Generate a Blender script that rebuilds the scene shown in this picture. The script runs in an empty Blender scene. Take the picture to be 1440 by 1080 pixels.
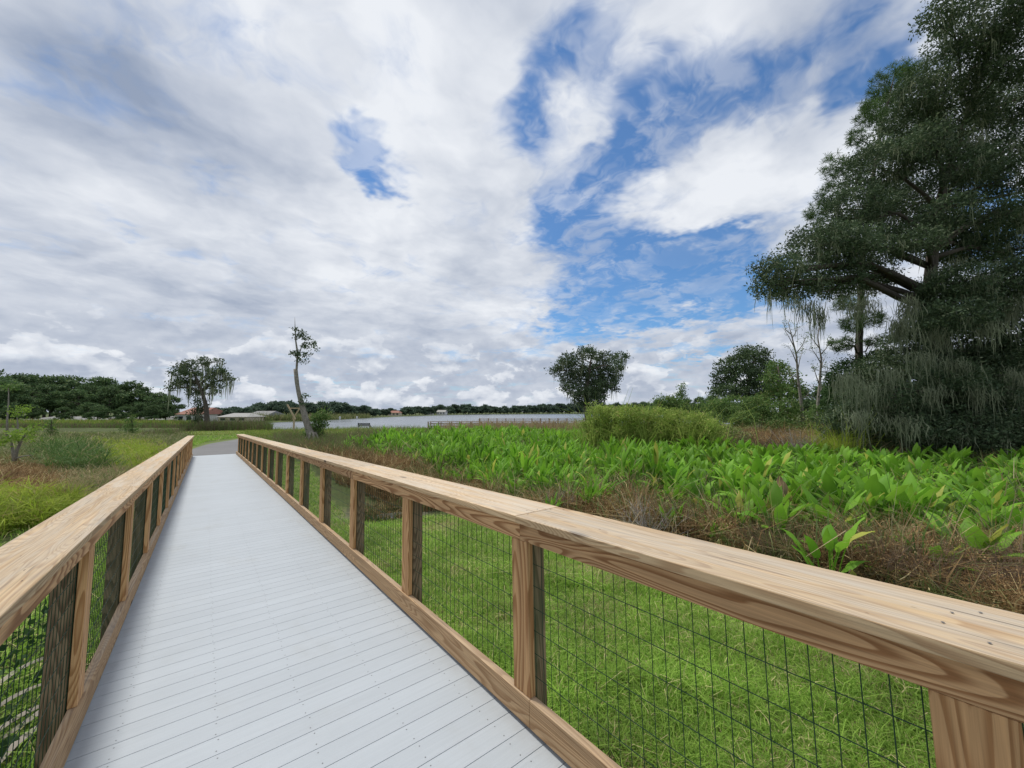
import bpy, math, random
import numpy as np
from mathutils import Vector
rad = math.radians
RS = np.random.RandomState(7)
random.seed(7)
scene = bpy.context.scene
COL = scene.collection

# ------------------------------------------------------------------ camera geometry
FPX = 545.0; YAW = rad(38.2); PIT = math.atan(39/545.0); EYE = 1.65
Fv = np.array([math.sin(YAW)*math.cos(PIT), math.cos(YAW)*math.cos(PIT), math.sin(PIT)])
Rv = np.array([math.cos(YAW), -math.sin(YAW), 0.0]); Uv = np.cross(Rv, Fv)
Fh = np.array([math.sin(YAW), math.cos(YAW), 0.0])
def ray(x, y):
    d = Fv + Rv*(x-720)/FPX + Uv*(540-y)/FPX
    return d/np.linalg.norm(d)
def gp(x, y, z=-0.95):            # a spot on the ground from where it is seen in the photograph
    d = ray(x, y); t = (z-EYE)/d[2]
    return np.array([0, 0, EYE]) + d*t
def wp(x, y, depth):              # a point at a known distance
    d = ray(x, y); return np.array([0, 0, EYE]) + d*(depth/d.dot(Fh))
def px_x(P):                      # horizontal bearing helper
    v = P - np.array([0, 0, EYE]); return 720 + FPX*(v@Rv)/np.maximum(v@Fv, 1e-3)

# ------------------------------------------------------------------ mesh helpers
def link(o, parent=None):
    COL.objects.link(o)
    if parent is not None: o.parent = parent
    return o
def mesh_np(name, V, Fc, mat, parent=None, smooth=False):
    """V (N,3), Fc (M,k) all faces of k corners"""
    V = np.asarray(V, np.float32); Fc = np.asarray(Fc, np.int32)
    me = bpy.data.meshes.new(name)
    me.vertices.add(len(V)); me.vertices.foreach_set('co', V.ravel())
    m, k = Fc.shape
    me.loops.add(m*k); me.loops.foreach_set('vertex_index', Fc.ravel())
    me.polygons.add(m); me.polygons.foreach_set('loop_start', np.arange(0, m*k, k, dtype=np.int32))
    if smooth: me.polygons.foreach_set('use_smooth', np.ones(m, bool))
    me.update(calc_edges=True)
    me.materials.append(mat)
    return link(bpy.data.objects.new(name, me), parent)
class MB:
    def __init__(s): s.v = []; s.f = []
    def add(s, vs, fs):
        n = len(s.v); s.v += [tuple(v) for v in vs]; s.f += [tuple(i+n for i in f) for f in fs]
    def box(s, x0, x1, y0, y1, z0, z1):
        s.add([(x0,y0,z0),(x1,y0,z0),(x1,y1,z0),(x0,y1,z0),(x0,y0,z1),(x1,y0,z1),(x1,y1,z1),(x0,y1,z1)],
              [(0,3,2,1),(4,5,6,7),(0,1,5,4),(1,2,6,5),(2,3,7,6),(3,0,4,7)])
    def bar(s, a, b, w, h, up=(0,0,1)):
        a = Vector(a); b = Vector(b); d = (b-a).normalized(); u = Vector(up)
        r = d.cross(u)
        if r.length < 1e-4: r = d.cross(Vector((1,0,0)))
        r.normalize(); u = r.cross(d)
        r *= w/2; u *= h/2
        s.add([a-r-u, a+r-u, a+r+u, a-r+u, b-r-u, b+r-u, b+r+u, b-r+u],
              [(3,2,1,0),(4,5,6,7),(0,1,5,4),(1,2,6,5),(2,3,7,6),(3,0,4,7)])
    def tube(s, pts, rs, n=8):
        pts = [Vector(p) for p in pts]; base = len(s.v); vs = []; fs = []
        for i, p in enumerate(pts):
            d = (pts[min(i+1, len(pts)-1)]-pts[max(i-1, 0)]).normalized()
            r = d.cross(Vector((0.3, 0.9, 0.1))).normalized(); u = r.cross(d)
            for k in range(n):
                a = 2*math.pi*k/n; vs.append(p+(r*math.cos(a)+u*math.sin(a))*rs[i])
        for i in range(len(pts)-1):
            for k in range(n):
                fs.append((i*n+k, i*n+(k+1) % n, (i+1)*n+(k+1) % n, (i+1)*n+k))
        fs.append(tuple(range(n-1, -1, -1))); fs.append(tuple((len(pts)-1)*n+k for k in range(n)))
        s.add(vs, fs)
    def build(s, name, mat, parent=None, smooth=False, bevel=0, origin=None):
        me = bpy.data.meshes.new(name)
        v = s.v
        if origin is not None: v = [(a-origin[0], b-origin[1], c-origin[2]) for a, b, c in v]
        me.from_pydata(v, [], s.f)
        if smooth: me.polygons.foreach_set('use_smooth', np.ones(len(me.polygons), bool))
        me.update(); me.materials.append(mat)
        o = bpy.data.objects.new(name, me)
        if origin is not None: o.location = origin
        if bevel:
            b = o.modifiers.new('bevel', 'BEVEL'); b.width = bevel; b.segments = 2; b.limit_method = 'ANGLE'
        return link(o, parent)
def tag(o, label=None, cat=None, group=None, kind=None):
    if label: o['label'] = label
    if cat: o['category'] = cat
    if group: o['group'] = group
    if kind: o['kind'] = kind
    return o
def empty(name, loc, rz=0):
    o = bpy.data.objects.new(name, None); o.location = [float(c) for c in loc]; o.rotation_euler = (0, 0, rz)
    o.empty_display_size = 0.2
    return link(o)
def copy_tree(o, parent=None):
    c = o.copy(); COL.objects.link(c)
    if parent is not None: c.parent = parent
    for ch in list(o.children): copy_tree(ch, c)
    return c

# ------------------------------------------------------------------ node helpers
class S:
    """a socket with arithmetic"""
    nt = None
    def __init__(s, sock): s.s = sock
    def _m(op, a, b=None, c=None, clamp=False):
        n = S.nt.nodes.new('ShaderNodeMath'); n.operation = op; n.use_clamp = clamp
        for i, x in enumerate((a, b, c)):
            if x is None: continue
            if isinstance(x, S): S.nt.links.new(x.s, n.inputs[i])
            else: n.inputs[i].default_value = x
        return S(n.outputs[0])
    def __add__(a, b): return S._m('ADD', a, b)
    __radd__ = __add__
    def __sub__(a, b): return S._m('SUBTRACT', a, b)
    def __rsub__(a, b): return S._m('SUBTRACT', b, a)
    def __mul__(a, b): return S._m('MULTIPLY', a, b)
    __rmul__ = __mul__
    def __truediv__(a, b): return S._m('DIVIDE', a, b)
    def clamp(a): return S._m('ADD', a, 0.0, clamp=True)
def smooth(x, a, b):
    n = S.nt.nodes.new('ShaderNodeMapRange'); n.interpolation_type = 'SMOOTHSTEP'
    S.nt.links.new(x.s, n.inputs[0]); n.inputs[1].default_value = a; n.inputs[2].default_value = b
    return S(n.outputs[0])
def vec(x, y, z):
    n = S.nt.nodes.new('ShaderNodeCombineXYZ')
    for i, c in enumerate((x, y, z)):
        if isinstance(c, S): S.nt.links.new(c.s, n.inputs[i])
        else: n.inputs[i].default_value = c
    return S(n.outputs[0])
def sep(v):
    n = S.nt.nodes.new('ShaderNodeSeparateXYZ'); S.nt.links.new(v.s, n.inputs[0])
    return [S(o) for o in n.outputs]
def noise(v, scale, detail=3, rough=0.5, dist=0.0):
    n = S.nt.nodes.new('ShaderNodeTexNoise'); S.nt.links.new(v.s, n.inputs['Vector'])
    n.inputs['Scale'].default_value = scale; n.inputs['Detail'].default_value = detail
    n.inputs['Roughness'].default_value = rough; n.inputs['Distortion'].default_value = dist
    return S(n.outputs['Fac'])
def mixc(f, a, b):
    n = S.nt.nodes.new('ShaderNodeMix'); n.data_type = 'RGBA'
    if isinstance(f, S): S.nt.links.new(f.s, n.inputs['Factor'])
    else: n.inputs['Factor'].default_value = f
    for k, c in (('A', a), ('B', b)):
        sk = [i for i in n.inputs if i.name == k and i.type == 'RGBA'][0]
        if isinstance(c, S): S.nt.links.new(c.s, sk)
        else: sk.default_value = (*c, 1)
    return S([o for o in n.outputs if o.type == 'RGBA'][0])
def scalec(c, f):
    n = S.nt.nodes.new('ShaderNodeVectorMath'); n.operation = 'SCALE'
    S.nt.links.new(c.s, n.inputs[0])
    if isinstance(f, S): S.nt.links.new(f.s, n.inputs['Scale'])
    else: n.inputs['Scale'].default_value = f
    return S(n.outputs[0])
def coord(kind='Object'):
    n = S.nt.nodes.new('ShaderNodeTexCoord'); return S(n.outputs[kind])
def geo(kind): return S(S.nt.nodes.new('ShaderNodeNewGeometry').outputs[kind])
def objrand(): return S(S.nt.nodes.new('ShaderNodeObjectInfo').outputs['Random'])
def newmat(name):
    m = bpy.data.materials.new(name); m.use_nodes = True
    nt = m.node_tree; S.nt = nt
    b = nt.nodes['Principled BSDF']
    return m, b
def setc(b, col=None, rough=None, spec=None, bump=None, bs=0.3, bd=0.01):
    nt = S.nt
    if col is not None:
        if isinstance(col, S): nt.links.new(col.s, b.inputs['Base Color'])
        else: b.inputs['Base Color'].default_value = (*col, 1)
    if rough is not None:
        if isinstance(rough, S): nt.links.new(rough.s, b.inputs['Roughness'])
        else: b.inputs['Roughness'].default_value = rough
    if spec is not None: b.inputs['Specular IOR Level'].default_value = spec
    if bump is not None:
        n = nt.nodes.new('ShaderNodeBump'); n.inputs['Strength'].default_value = bs; n.inputs['Distance'].default_value = bd
        nt.links.new(bump.s, n.inputs['Height']); nt.links.new(n.outputs[0], b.inputs['Normal'])

def leafmat(name, c1, c2, c3=None, p3=0.1, trans=0.3, rough=0.55, clump=0.35, nscale=0.6):
    m, b = newmat(name)
    r = geo('Random Per Island')
    n = noise(geo('Position'), nscale, 3, 0.6)
    col = mixc(r, c1, c2)
    if c3: col = mixc(smooth(r, 1-p3, 1-p3+0.01), col, c3)
    col = scalec(col, (n-0.5)*clump*4+1.0)
    setc(b, col, rough+0.12, 0.22)
    t = S.nt.nodes.new('ShaderNodeBsdfTranslucent'); S.nt.links.new(scalec(col, 1.25).s, t.inputs[0])
    mx = S.nt.nodes.new('ShaderNodeMixShader'); mx.inputs[0].default_value = trans
    S.nt.links.new(b.outputs[0], mx.inputs[1]); S.nt.links.new(t.outputs[0], mx.inputs[2])
    S.nt.links.new(mx.outputs[0], S.nt.nodes['Material Output'].inputs[0])
    return m

def wood(name, light, dark, axis='y', rings=26.0, weather=0.0, wcol=(0.5, 0.46, 0.4), green=0.0, contrast=1.0, knots=True):
    """sawn pine: cathedral growth rings that run along one axis, fine grain, knots, checks"""
    m, b = newmat(name)
    p = coord('Object'); x, y, z = sep(p); r = objrand()
    o = r*37.0
    al, c1, c2 = {'y': (y, x, z), 'z': (z, x, y), 'x': (x, y, z)}[axis]
    base = vec(al*0.62+o, c1*6.5+o*0.7, c2*6.5+o*1.3)
    f = noise(base, 1.0, 1.6, 0.35, 0.35)
    kn = None
    if knots:
        v = S.nt.nodes.new('ShaderNodeTexVoronoi'); v.inputs['Scale'].default_value = 1.0
        S.nt.links.new(vec(al*1.1+o, c1*4.0+o, c2*4.0).s, v.inputs['Vector'])
        kd = S(v.outputs['Distance'])
        kn = smooth(kd, 0.40, 0.0)
        f = f + kn*0.20
    ft = f*rings*2.2
    fr_ = S._m('FRACT', ft)
    ring = smooth(fr_, 0.25, 0.80)*(1.0-smooth(fr_, 0.90, 1.0))
    fine = noise(vec(al*3.0+o, c1*160.0, c2*160.0), 1.0, 3, 0.6)
    streak = noise(vec(al*1.2+o, c1*30.0, c2*30.0), 1.0, 2, 0.5)
    col = mixc((ring*(0.9*contrast)).clamp(), light, dark)
    col = scalec(col, (fine-0.5)*0.9+(streak-0.5)*0.6+1.0)
    if kn is not None:
        col = mixc(smooth(kd, 0.11, 0.05), col, (0.075, 0.04, 0.022))
    if green:
        gn = noise(vec(al*1.5+o, c1*9, c2*9), 1.0, 3, 0.6)
        col = mixc((smooth(gn, 0.35, 0.7)*green*smooth(objrand(), 0.25, 0.55)).clamp(), col, (0.085, 0.10, 0.05))
    if weather:
        up = sep(geo('Normal'))[2]
        wn = noise(vec(al*0.9+o, c1*14.0, c2*14.0), 1.0, 4, 0.65)
        w = (smooth(wn, 0.25, 0.75)*weather)*smooth(up, 0.3, 0.9)
        col = mixc(w.clamp(), col, wcol)
        # drying checks and grey stains in the weathered top
        ck = noise(vec(al*1.6+o, c1*75.0, c2*4), 1.0, 2, 0.5)
        col = mixc((smooth(ck, 0.66, 0.74)*0.75)*smooth(up, 0.3, 0.9), col, (0.10, 0.085, 0.07))
        gl = noise(vec(al*2.4+o, c1*190.0, c2*4), 1.0, 2, 0.6)
        col = mixc((smooth(gl, 0.52, 0.68)*0.50)*smooth(up, 0.3, 0.9), col, (0.27, 0.21, 0.155))
        sp = noise(vec(al*16.0+o, c1*60.0, c2*4), 1.0, 1, 0.5)
        col = mixc((smooth(sp, 0.76, 0.80)*0.85)*smooth(up, 0.3, 0.9), col, (0.09, 0.065, 0.045))
        st = noise(vec(al*2.2+o*2, c1*9.0, c2*4), 1.0, 3, 0.5)
        col = mixc((smooth(st, 0.62, 0.78)*0.35)*smooth(up, 0.3, 0.9), col, (0.22, 0.22, 0.22))
    tone = (r*0.30)+0.85
    col = scalec(col, tone)
    setc(b, col, 0.75, 0.25, bump=fine*0.6+ring*0.35, bs=0.35, bd=0.004)
    return m

def flat(name, col, rough=0.7, var=0.15, scale=3.0, bump=0.0, metal=0):
    m, b = newmat(name)
    n = noise(coord('Object'), scale, 4, 0.6)
    base = mixc(0.0, col, col)
    setc(b, scalec(base, (n-0.5)*2*var+1.0), rough, 0.3, bump=n if bump else None, bs=bump, bd=0.02)
    b.inputs['Metallic'].default_value = metal
    return m

# ------------------------------------------------------------------ materials
M = {}
M['cap'] = wood('weathered_pine_cap', (0.54, 0.395, 0.235), (0.34, 0.205, 0.105), 'y', 15, weather=0.85, wcol=(0.50, 0.46, 0.395), contrast=0.75)
M['rail'] = wood('treated_pine_rail', (0.53, 0.325, 0.165), (0.235, 0.105, 0.038), 'y', 11, contrast=0.95)
M['foot'] = wood('pine_bottom_rail', (0.50, 0.335, 0.185), (0.28, 0.155, 0.072), 'y', 12, weather=0.55, wcol=(0.52, 0.45, 0.36), contrast=0.8)
M['batten'] = wood('pine_batten', (0.51, 0.305, 0.145), (0.26, 0.12, 0.042), 'z', 9, contrast=0.85, knots=False)
M['post'] = wood('green_treated_post', (0.30, 0.215, 0.135), (0.14, 0.09, 0.055), 'z', 10, green=0.8, knots=False)
M['pier'] = wood('pier_timber', (0.38, 0.28, 0.19), (0.22, 0.15, 0.10), 'x', 9, knots=False)
M['frame'] = wood('bare_timber', (0.48, 0.39, 0.27), (0.30, 0.22, 0.14), 'z', 9, knots=False)
M['wire'] = flat('green_coated_wire', (0.012, 0.045, 0.022), 0.45, 0.1)
M['screw'] = flat('screw_head', (0.12, 0.12, 0.13), 0.5, 0.1)
M['bark'] = flat('bark', (0.095, 0.082, 0.068), 0.95, 0.6, 4, 0.8)
M['palebark'] = flat('pale_bark', (0.25, 0.23, 0.195), 0.95, 0.9, 7, 1.0)
M['deadwood'] = flat('dead_wood', (0.40, 0.36, 0.32), 0.9, 0.25, 5, 0.4)
M['dark'] = flat('dark_metal', (0.03, 0.035, 0.035), 0.5, 0.15)
M['white'] = flat('white_wall_paint', (0.62, 0.62, 0.6), 0.8, 0.08, 1)
M['cream'] = flat('cream_wall', (0.55, 0.48, 0.36), 0.8, 0.08, 1)
M['redroof'] = flat('terracotta_roof', (0.26, 0.125, 0.095), 0.8, 0.2, 1.5)
M['greyroof'] = flat('grey_shingle_roof', (0.22, 0.22, 0.22), 0.85, 0.2, 1.5)
M['paleroof'] = flat('pale_roof', (0.30, 0.30, 0.29), 0.8, 0.1, 1.5)
M['pane'] = flat('window_pane', (0.03, 0.04, 0.05), 0.1, 0.1)
M['oak'] = leafmat('oak_leaf', (0.053, 0.091, 0.047), (0.104, 0.148, 0.071), (0.174, 0.209, 0.122), 0.08, 0.22, 0.5, nscale=0.5)
M['pine'] = leafmat('pine_needle', (0.046, 0.098, 0.026), (0.098, 0.163, 0.046), None, 0, 0.25)
M['wood1'] = leafmat('wood_edge_leaf', (0.050, 0.099, 0.040), (0.099, 0.156, 0.059), (0.165, 0.223, 0.083), 0.08, 0.25, nscale=0.12, clump=0.5)
M['far'] = leafmat('hazed_far_leaf', (0.051, 0.090, 0.065), (0.098, 0.145, 0.091), None, 0, 0.25, nscale=0.05, clump=0.5)  # distance haze put into the leaf colour: paler and slightly bluish
M['midtree'] = leafmat('mid_tree_leaf', (0.046, 0.085, 0.039), (0.098, 0.137, 0.062), None, 0, 0.25, nscale=0.3)
M['bright'] = leafmat('bright_leaf', (0.13, 0.24, 0.03), (0.24, 0.35, 0.06), None, 0, 0.4)
M['willow'] = leafmat('willow_leaf', (0.175, 0.270, 0.047), (0.350, 0.443, 0.109), (0.454, 0.409, 0.155), 0.08, 0.35, nscale=0.9)
M['shrub'] = leafmat('shrub_leaf', (0.069, 0.138, 0.036), (0.145, 0.228, 0.062), (0.235, 0.262, 0.097), 0.08, 0.3)
M['darkshrub'] = leafmat('dark_shrub_leaf', (0.023, 0.058, 0.018), (0.052, 0.104, 0.029), None, 0, 0.2)
M['moss'] = leafmat('spanish_moss', (0.153, 0.181, 0.116), (0.305, 0.332, 0.221), None, 0, 0.3, 0.9, nscale=0.5)
M['broad'] = leafmat('broad_leaf', (0.104, 0.252, 0.020), (0.206, 0.406, 0.039), (0.372, 0.394, 0.078), 0.022, 0.38, 0.42, clump=0.5, nscale=0.45)
M['withered'] = leafmat('withered_leaf', (0.30, 0.20, 0.12), (0.46, 0.36, 0.23), (0.35, 0.36, 0.10), 0.3, 0.25, 0.8)
M['lawn'] = leafmat('lawn_blade', (0.162, 0.302, 0.042), (0.323, 0.494, 0.084), (0.648, 0.576, 0.301), 0.07, 0.38, 0.5, clump=0.35, nscale=0.9)
M['meadow'] = leafmat('meadow_blade', (0.127, 0.204, 0.033), (0.243, 0.308, 0.066), (0.347, 0.275, 0.119), 0.12, 0.35, nscale=0.35, clump=0.45)
M['yellowgrass'] = leafmat('yellow_grass', (0.22, 0.32, 0.03), (0.36, 0.43, 0.07), (0.42, 0.36, 0.14), 0.1, 0.4, nscale=0.8)
M['reed'] = leafmat('dark_reed', (0.056, 0.119, 0.027), (0.125, 0.206, 0.056), (0.275, 0.250, 0.125), 0.12, 0.3, nscale=0.6, clump=0.45)
M['olive'] = leafmat('olive_weed', (0.115, 0.155, 0.052), (0.230, 0.259, 0.098), (0.391, 0.345, 0.207), 0.15, 0.3, nscale=0.6, clump=0.45)
M['brown'] = leafmat('dry_weed', (0.177, 0.106, 0.050), (0.366, 0.247, 0.122), (0.542, 0.437, 0.232), 0.14, 0.2, 0.9, nscale=0.9, clump=0.5)
M['tan'] = leafmat('tan_grass', (0.323, 0.247, 0.142), (0.456, 0.370, 0.228), (0.285, 0.304, 0.095), 0.12, 0.3, 0.9, nscale=0.8)
M['mauve'] = leafmat('mauve_weed', (0.136, 0.121, 0.068), (0.212, 0.194, 0.104), (0.136, 0.231, 0.054), 0.3, 0.25, 0.9, nscale=0.5, clump=0.4)
M['greytwig'] = flat('grey_twig', (0.33, 0.30, 0.28), 0.9, 0.3, 8)
M['browntwig'] = flat('brown_twig', (0.17, 0.12, 0.085), 0.9, 0.4, 5)
M['stalk'] = leafmat('green_stalk', (0.12, 0.19, 0.04), (0.2, 0.26, 0.07), None, 0, 0.2)

# composite deck boards
m, b = newmat('composite_deck')
p = coord('Object'); x, y, z = sep(p); isl = geo('Random Per Island')
g1 = noise(vec(x*2.5+isl*91.0, y*70.0, z), 1.0, 4, 0.65)
g2 = noise(p, 1.3, 4, 0.6); g3 = noise(p, 220.0, 2, 0.6)
dirt = noise(vec(x*1.3, y*0.6, z), 1.6, 5, 0.6)
col = mixc(g1, (0.36, 0.398, 0.442), (0.44, 0.48, 0.525))
col = scalec(col, (isl-0.5)*0.05+(g2-0.5)*0.16+(g3-0.5)*0.16+1.0)
col = mixc(smooth(dirt, 0.52, 0.8)*0.30, col, (0.31, 0.31, 0.29))
edge_ = S._m('ABSOLUTE', x-0.4775)
grime = smooth(edge_+(noise(p, 7.0, 4, .6)-.5)*0.16, 0.86, 0.98)
col = mixc(grime*0.35, col, (0.27, 0.265, 0.25))
spk = noise(p, 38.0, 2, .5)
col = mixc(smooth(spk, 0.76, 0.80)*0.5, col, (0.20, 0.17, 0.13))
setc(b, col, 0.62, 0.3, bump=g1*0.7+g3*0.3, bs=0.22, bd=0.003)
M['deck'] = m
# asphalt
m, b = newmat('asphalt'); p = coord('Object')
g = noise(p, 55.0, 3, 0.7); g2 = noise(p, 0.7, 4, 0.6)
setc(b, scalec(mixc(g, (0.115, 0.115, 0.12), (0.23, 0.23, 0.235)), (g2-0.5)*0.5+1.0), 0.9, 0.2, bump=g, bs=0.4)
M['asphalt'] = m
# ground: lawn attribute says where it is mown
m, b = newmat('ground'); p = coord('Object')
n1 = noise(p, 0.45, 5, 0.65); n2 = noise(p, 6.0, 4, 0.7); n3 = noise(p, 0.08, 3, 0.5)
an = S.nt.nodes.new('ShaderNodeAttribute'); an.attribute_name = 'lawn'; lw = S(an.outputs['Fac'])
an = S.nt.nodes.new('ShaderNodeAttribute'); an.attribute_name = 'mud'; md = S(an.outputs['Fac'])
marsh = mixc(smooth(n1, 0.35, 0.65), (0.060, 0.075, 0.028), (0.085, 0.115, 0.038))
marsh = mixc(smooth(n2, 0.5, 0.72)*0.6, marsh, (0.085, 0.062, 0.040))
lawn = mixc(smooth(n1, 0.3, 0.7), (0.10, 0.16, 0.036), (0.16, 0.21, 0.055))
lawn = mixc(smooth(n2, 0.50, 0.72)*0.6, lawn, (0.27, 0.24, 0.12))
an = S.nt.nodes.new('ShaderNodeAttribute'); an.attribute_name = 'dry'; dr = S(an.outputs['Fac'])
lawn = mixc(dr*0.6, lawn, (0.27, 0.235, 0.12))
col = mixc(lw, marsh, lawn)
col = mixc(md, col, (0.20, 0.175, 0.15))
setc(b, scalec(col, (n3-0.5)*0.8+1.0), 0.95, 0.15, bump=n2, bs=0.6, bd=0.05)
M['ground'] = m
# water
m, b = newmat('lake_water'); p = coord('Object'); x, y, z = sep(p)
w1 = noise(vec(x*0.9, y*0.9, z), 1.6, 4, 0.6); w2 = noise(p, 0.05, 3, 0.5)
setc(b, mixc(w2, (0.13, 0.15, 0.17), (0.17, 0.19, 0.215)), smooth(w2, 0.2, 0.8)*0.16+0.16, 0.5, bump=w1, bs=0.35, bd=0.10)
b.inputs['IOR'].default_value = 1.33
M['water'] = m

# ------------------------------------------------------------------ terrain
WATER = -1.3
lake_px = [(250, 602.5), (345, 604.3), (430, 604.8), (520, 604.6), (600, 603.6), (700, 601.5), (820, 600), (930, 599), (1030, 597),
           (1010, 583), (900, 582.2), (820, 582), (700, 582.8), (640, 583.4), (560, 586), (500, 589), (470, 590.3), (420, 593), (385, 594.5), (350, 598), (300, 600)]
LAKE = np.array([gp(x, y, WATER)[:2] for x, y in lake_px])
def inpoly(P, poly):
    P = np.asarray(P); x, y = P[:, 0], P[:, 1]; c = np.zeros(len(P), bool); j = len(poly)-1
    for i in range(len(poly)):
        xi, yi = poly[i]; xj, yj = poly[j]
        with np.errstate(divide='ignore', invalid='ignore'):
            t = ((yi > y) != (yj > y)) & (x < (xj-xi)*(y-yi)/(yj-yi+1e-12)+xi)
        c ^= t; j = i
    return c
def dpoly(P, poly, closed=True):
    d = np.full(len(P), 1e9)
    n = len(poly)
    for i in range(n if closed else n-1):
        a = np.array(poly[i]); b_ = np.array(poly[(i+1) % n]); ab = b_-a
        t = np.clip(((P-a)@ab)/(ab@ab+1e-9), 0, 1)
        d = np.minimum(d, np.linalg.norm(P-(a+t[:, None]*ab), axis=1))
    return d
PATH = [(0.48, 26.6), (0.48, 29.0), (0.62, 33.0), (1.5, 37.5), (4.0, 43.0), (8.0, 48.5), (13.0, 52.5), (19.0, 54.5), (27.0, 55.0)]
def vnoise(P, s, seed=0):
    return (np.sin(P[:, 0]*s+seed)*np.cos(P[:, 1]*s*1.3+seed*2.1)+np.sin(P[:, 0]*s*2.3+P[:, 1]*s*1.9+seed*3.3)*0.5)/1.5
POND = np.array([4.35, 11.3])
def height(P):
    P = np.atleast_2d(P)[:, :2]
    r = np.linalg.norm(P, axis=1)
    h = -0.95+0.05*vnoise(P, 0.35, 1.0)+0.03*vnoise(P, 1.4, 4.0)
    dp = dpoly(P, PATH, False)
    k = np.clip(1-(dp-1.5)/4.0, 0, 1); k = k*k*(3-2*k)
    h = h*(1-k)-0.80*k
    # the swale that the bridge crosses
    sw = np.exp(-(((P[:, 1]-11.3)/2.6)**2))*np.exp(-(np.clip(np.abs(P[:, 0]-1.5)-5, 0, 99)/4)**2)
    h -= 0.28*sw
    d = np.linalg.norm((P-POND)*np.array([1, 0.8]), axis=1); h -= 0.30*np.exp(-(d/1.0)**2)
    ins = inpoly(P, LAKE); dl = dpoly(P, LAKE)
    s = np.where(ins, -dl, dl)
    k = np.clip((4-s)/8, 0, 1); k = k*k*(3-2*k)
    return h*(1-k)-2.4*k
def hz(x, y): return float(height(np.array([[x, y]]))[0])
ang = np.concatenate([np.linspace(rad(-75), rad(100), 360), np.linspace(rad(100), rad(285), 60)[1:-1]])
rr = np.concatenate([[0.02], np.geomspace(0.6, 4000, 210)])
A_, R_ = np.meshgrid(ang, rr)
XY = np.stack([(R_*np.sin(A_)).ravel(), (R_*np.cos(A_)).ravel()], 1)
V = np.concatenate([XY, height(XY)[:, None]], 1)
na, nr = len(ang), len(rr)
i, j = np.meshgrid(np.arange(nr-1), np.arange(na), indexing='ij')
a = i*na+j; b2 = i*na+(j+1) % na
Fc = np.stack([a.ravel(), b2.ravel(), (b2+na).ravel(), (a+na).ravel()], 1)
g = mesh_np('ground', V, Fc, M['ground'], smooth=True); tag(g, kind='structure')
LAWN = [(1.5, -4), (7.0, -4), (7.2, 2), (6.6, 6), (5.8, 9), (3.4, 11.2), (3.1, 13), (3.9, 20), (3.6, 27), (3.5, 34), (1.5, 27), (1.5, -4)]
STRIP = [tuple(gp(x, y, -0.9)[:2]) for x, y in [(-60, 613.5), (270, 612.5), (300, 612), (345, 612), (420, 617), (520, 612), (640, 610), (830, 609), (900, 606), (620, 604.6), (345, 605), (285, 606.5), (-60, 609)]]
lawn = (inpoly(XY, LAWN) | inpoly(XY, STRIP)).astype(np.float32)
lawn = np.maximum(lawn, np.clip(1-(dpoly(XY, PATH, False)-1.2)/1.6, 0, 1))
dd = np.linalg.norm((XY-POND)*np.array([0.8, 1.0]), axis=1)
mud = np.clip(1.5-dd/0.9, 0, 1)
dryA = np.clip((vnoise(XY, 1.1, 9)*0.7+vnoise(XY, 3.1, 4)*0.5-0.25)*1.6, 0, 1)
for nm, arr in (('lawn', lawn), ('mud', mud), ('dry', dryA)):
    at = g.data.attributes.new(nm, 'FLOAT', 'POINT'); at.data.foreach_set('value', arr.astype(np.float32))
# path as a strip 4 mm above the ground bed
def strip(name, cl, w, mat, lift, kind='structure'):
    cl = np.array(cl, float)
    t = np.linspace(0, len(cl)-1, 90); P = np.stack([np.interp(t, range(len(cl)), cl[:, k]) for k in (0, 1)], 1)
    for _ in range(6): P[1:-1] = (P[:-2]+P[1:-1]*2+P[2:])/4
    T = np.gradient(P, axis=0); T /= np.linalg.norm(T, axis=1)[:, None]; Nn = np.stack([-T[:, 1], T[:, 0]], 1)
    cols = []
    for s in np.linspace(-1, 1, 5):
        q = P+Nn*s*w/2; cols.append(np.concatenate([q, (height(q)*0+(-0.80+lift-0.01*s*s))[:, None]], 1))
    Vv = np.stack(cols, 1).reshape(-1, 3); n = len(P); f = []
    for i in range(n-1):
        for k in range(4): f.append((i*5+k+1, i*5+k, (i+1)*5+k, (i+1)*5+k+1))
    return tag(mesh_np(name, Vv, f, mat, smooth=True), kind=kind)
strip('path', PATH, 2.5, M['asphalt'], 0.03)
# lake sheet
mb = MB(); mb.add([(*p, WATER) for p in LAKE], [tuple(range(len(LAKE)))])
cen = LAKE.mean(0)
lk = LAKE+(LAKE-cen)*0.0
me = bpy.data.meshes.new('lake')
big = [(cen[0]+(p[0]-cen[0])*1.0, cen[1]+(p[1]-cen[1])*1.0, WATER) for p in LAKE]
# widen by 5 m so that the shore is where the ground dips under the water
ext = []
for i in range(len(LAKE)):
    a = LAKE[i-1]; c = LAKE[(i+1) % len(LAKE)]; t = c-a; t /= np.linalg.norm(t); nrm = np.array([t[1], -t[0]])
    q = LAKE[i]+nrm*3
    if inpoly(q[None], LAKE)[0]: q = LAKE[i]-nrm*3
    ext.append((q[0], q[1], WATER))
me.from_pydata(ext, [], [tuple(range(len(ext)))]); me.update(); me.materials.append(M['water'])
lake = link(bpy.data.objects.new('lake', me)); tag(lake, kind='structure')
# puddle in the swale
pv = [(POND[0]+math.cos(t)*0.48*(1+0.25*math.sin(3*t+1)), POND[1]+math.sin(t)*0.40*(1+0.2*math.cos(2*t))) for t in np.linspace(0, 2*math.pi, 28, endpoint=False)]
pz = hz(*POND)+0.10
me = bpy.data.meshes.new('puddle'); me.from_pydata([(*p, pz) for p in pv], [], [tuple(range(28))]); me.update(); me.materials.append(M['water'])
tag(link(bpy.data.objects.new('puddle', me)), kind='structure')

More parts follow.
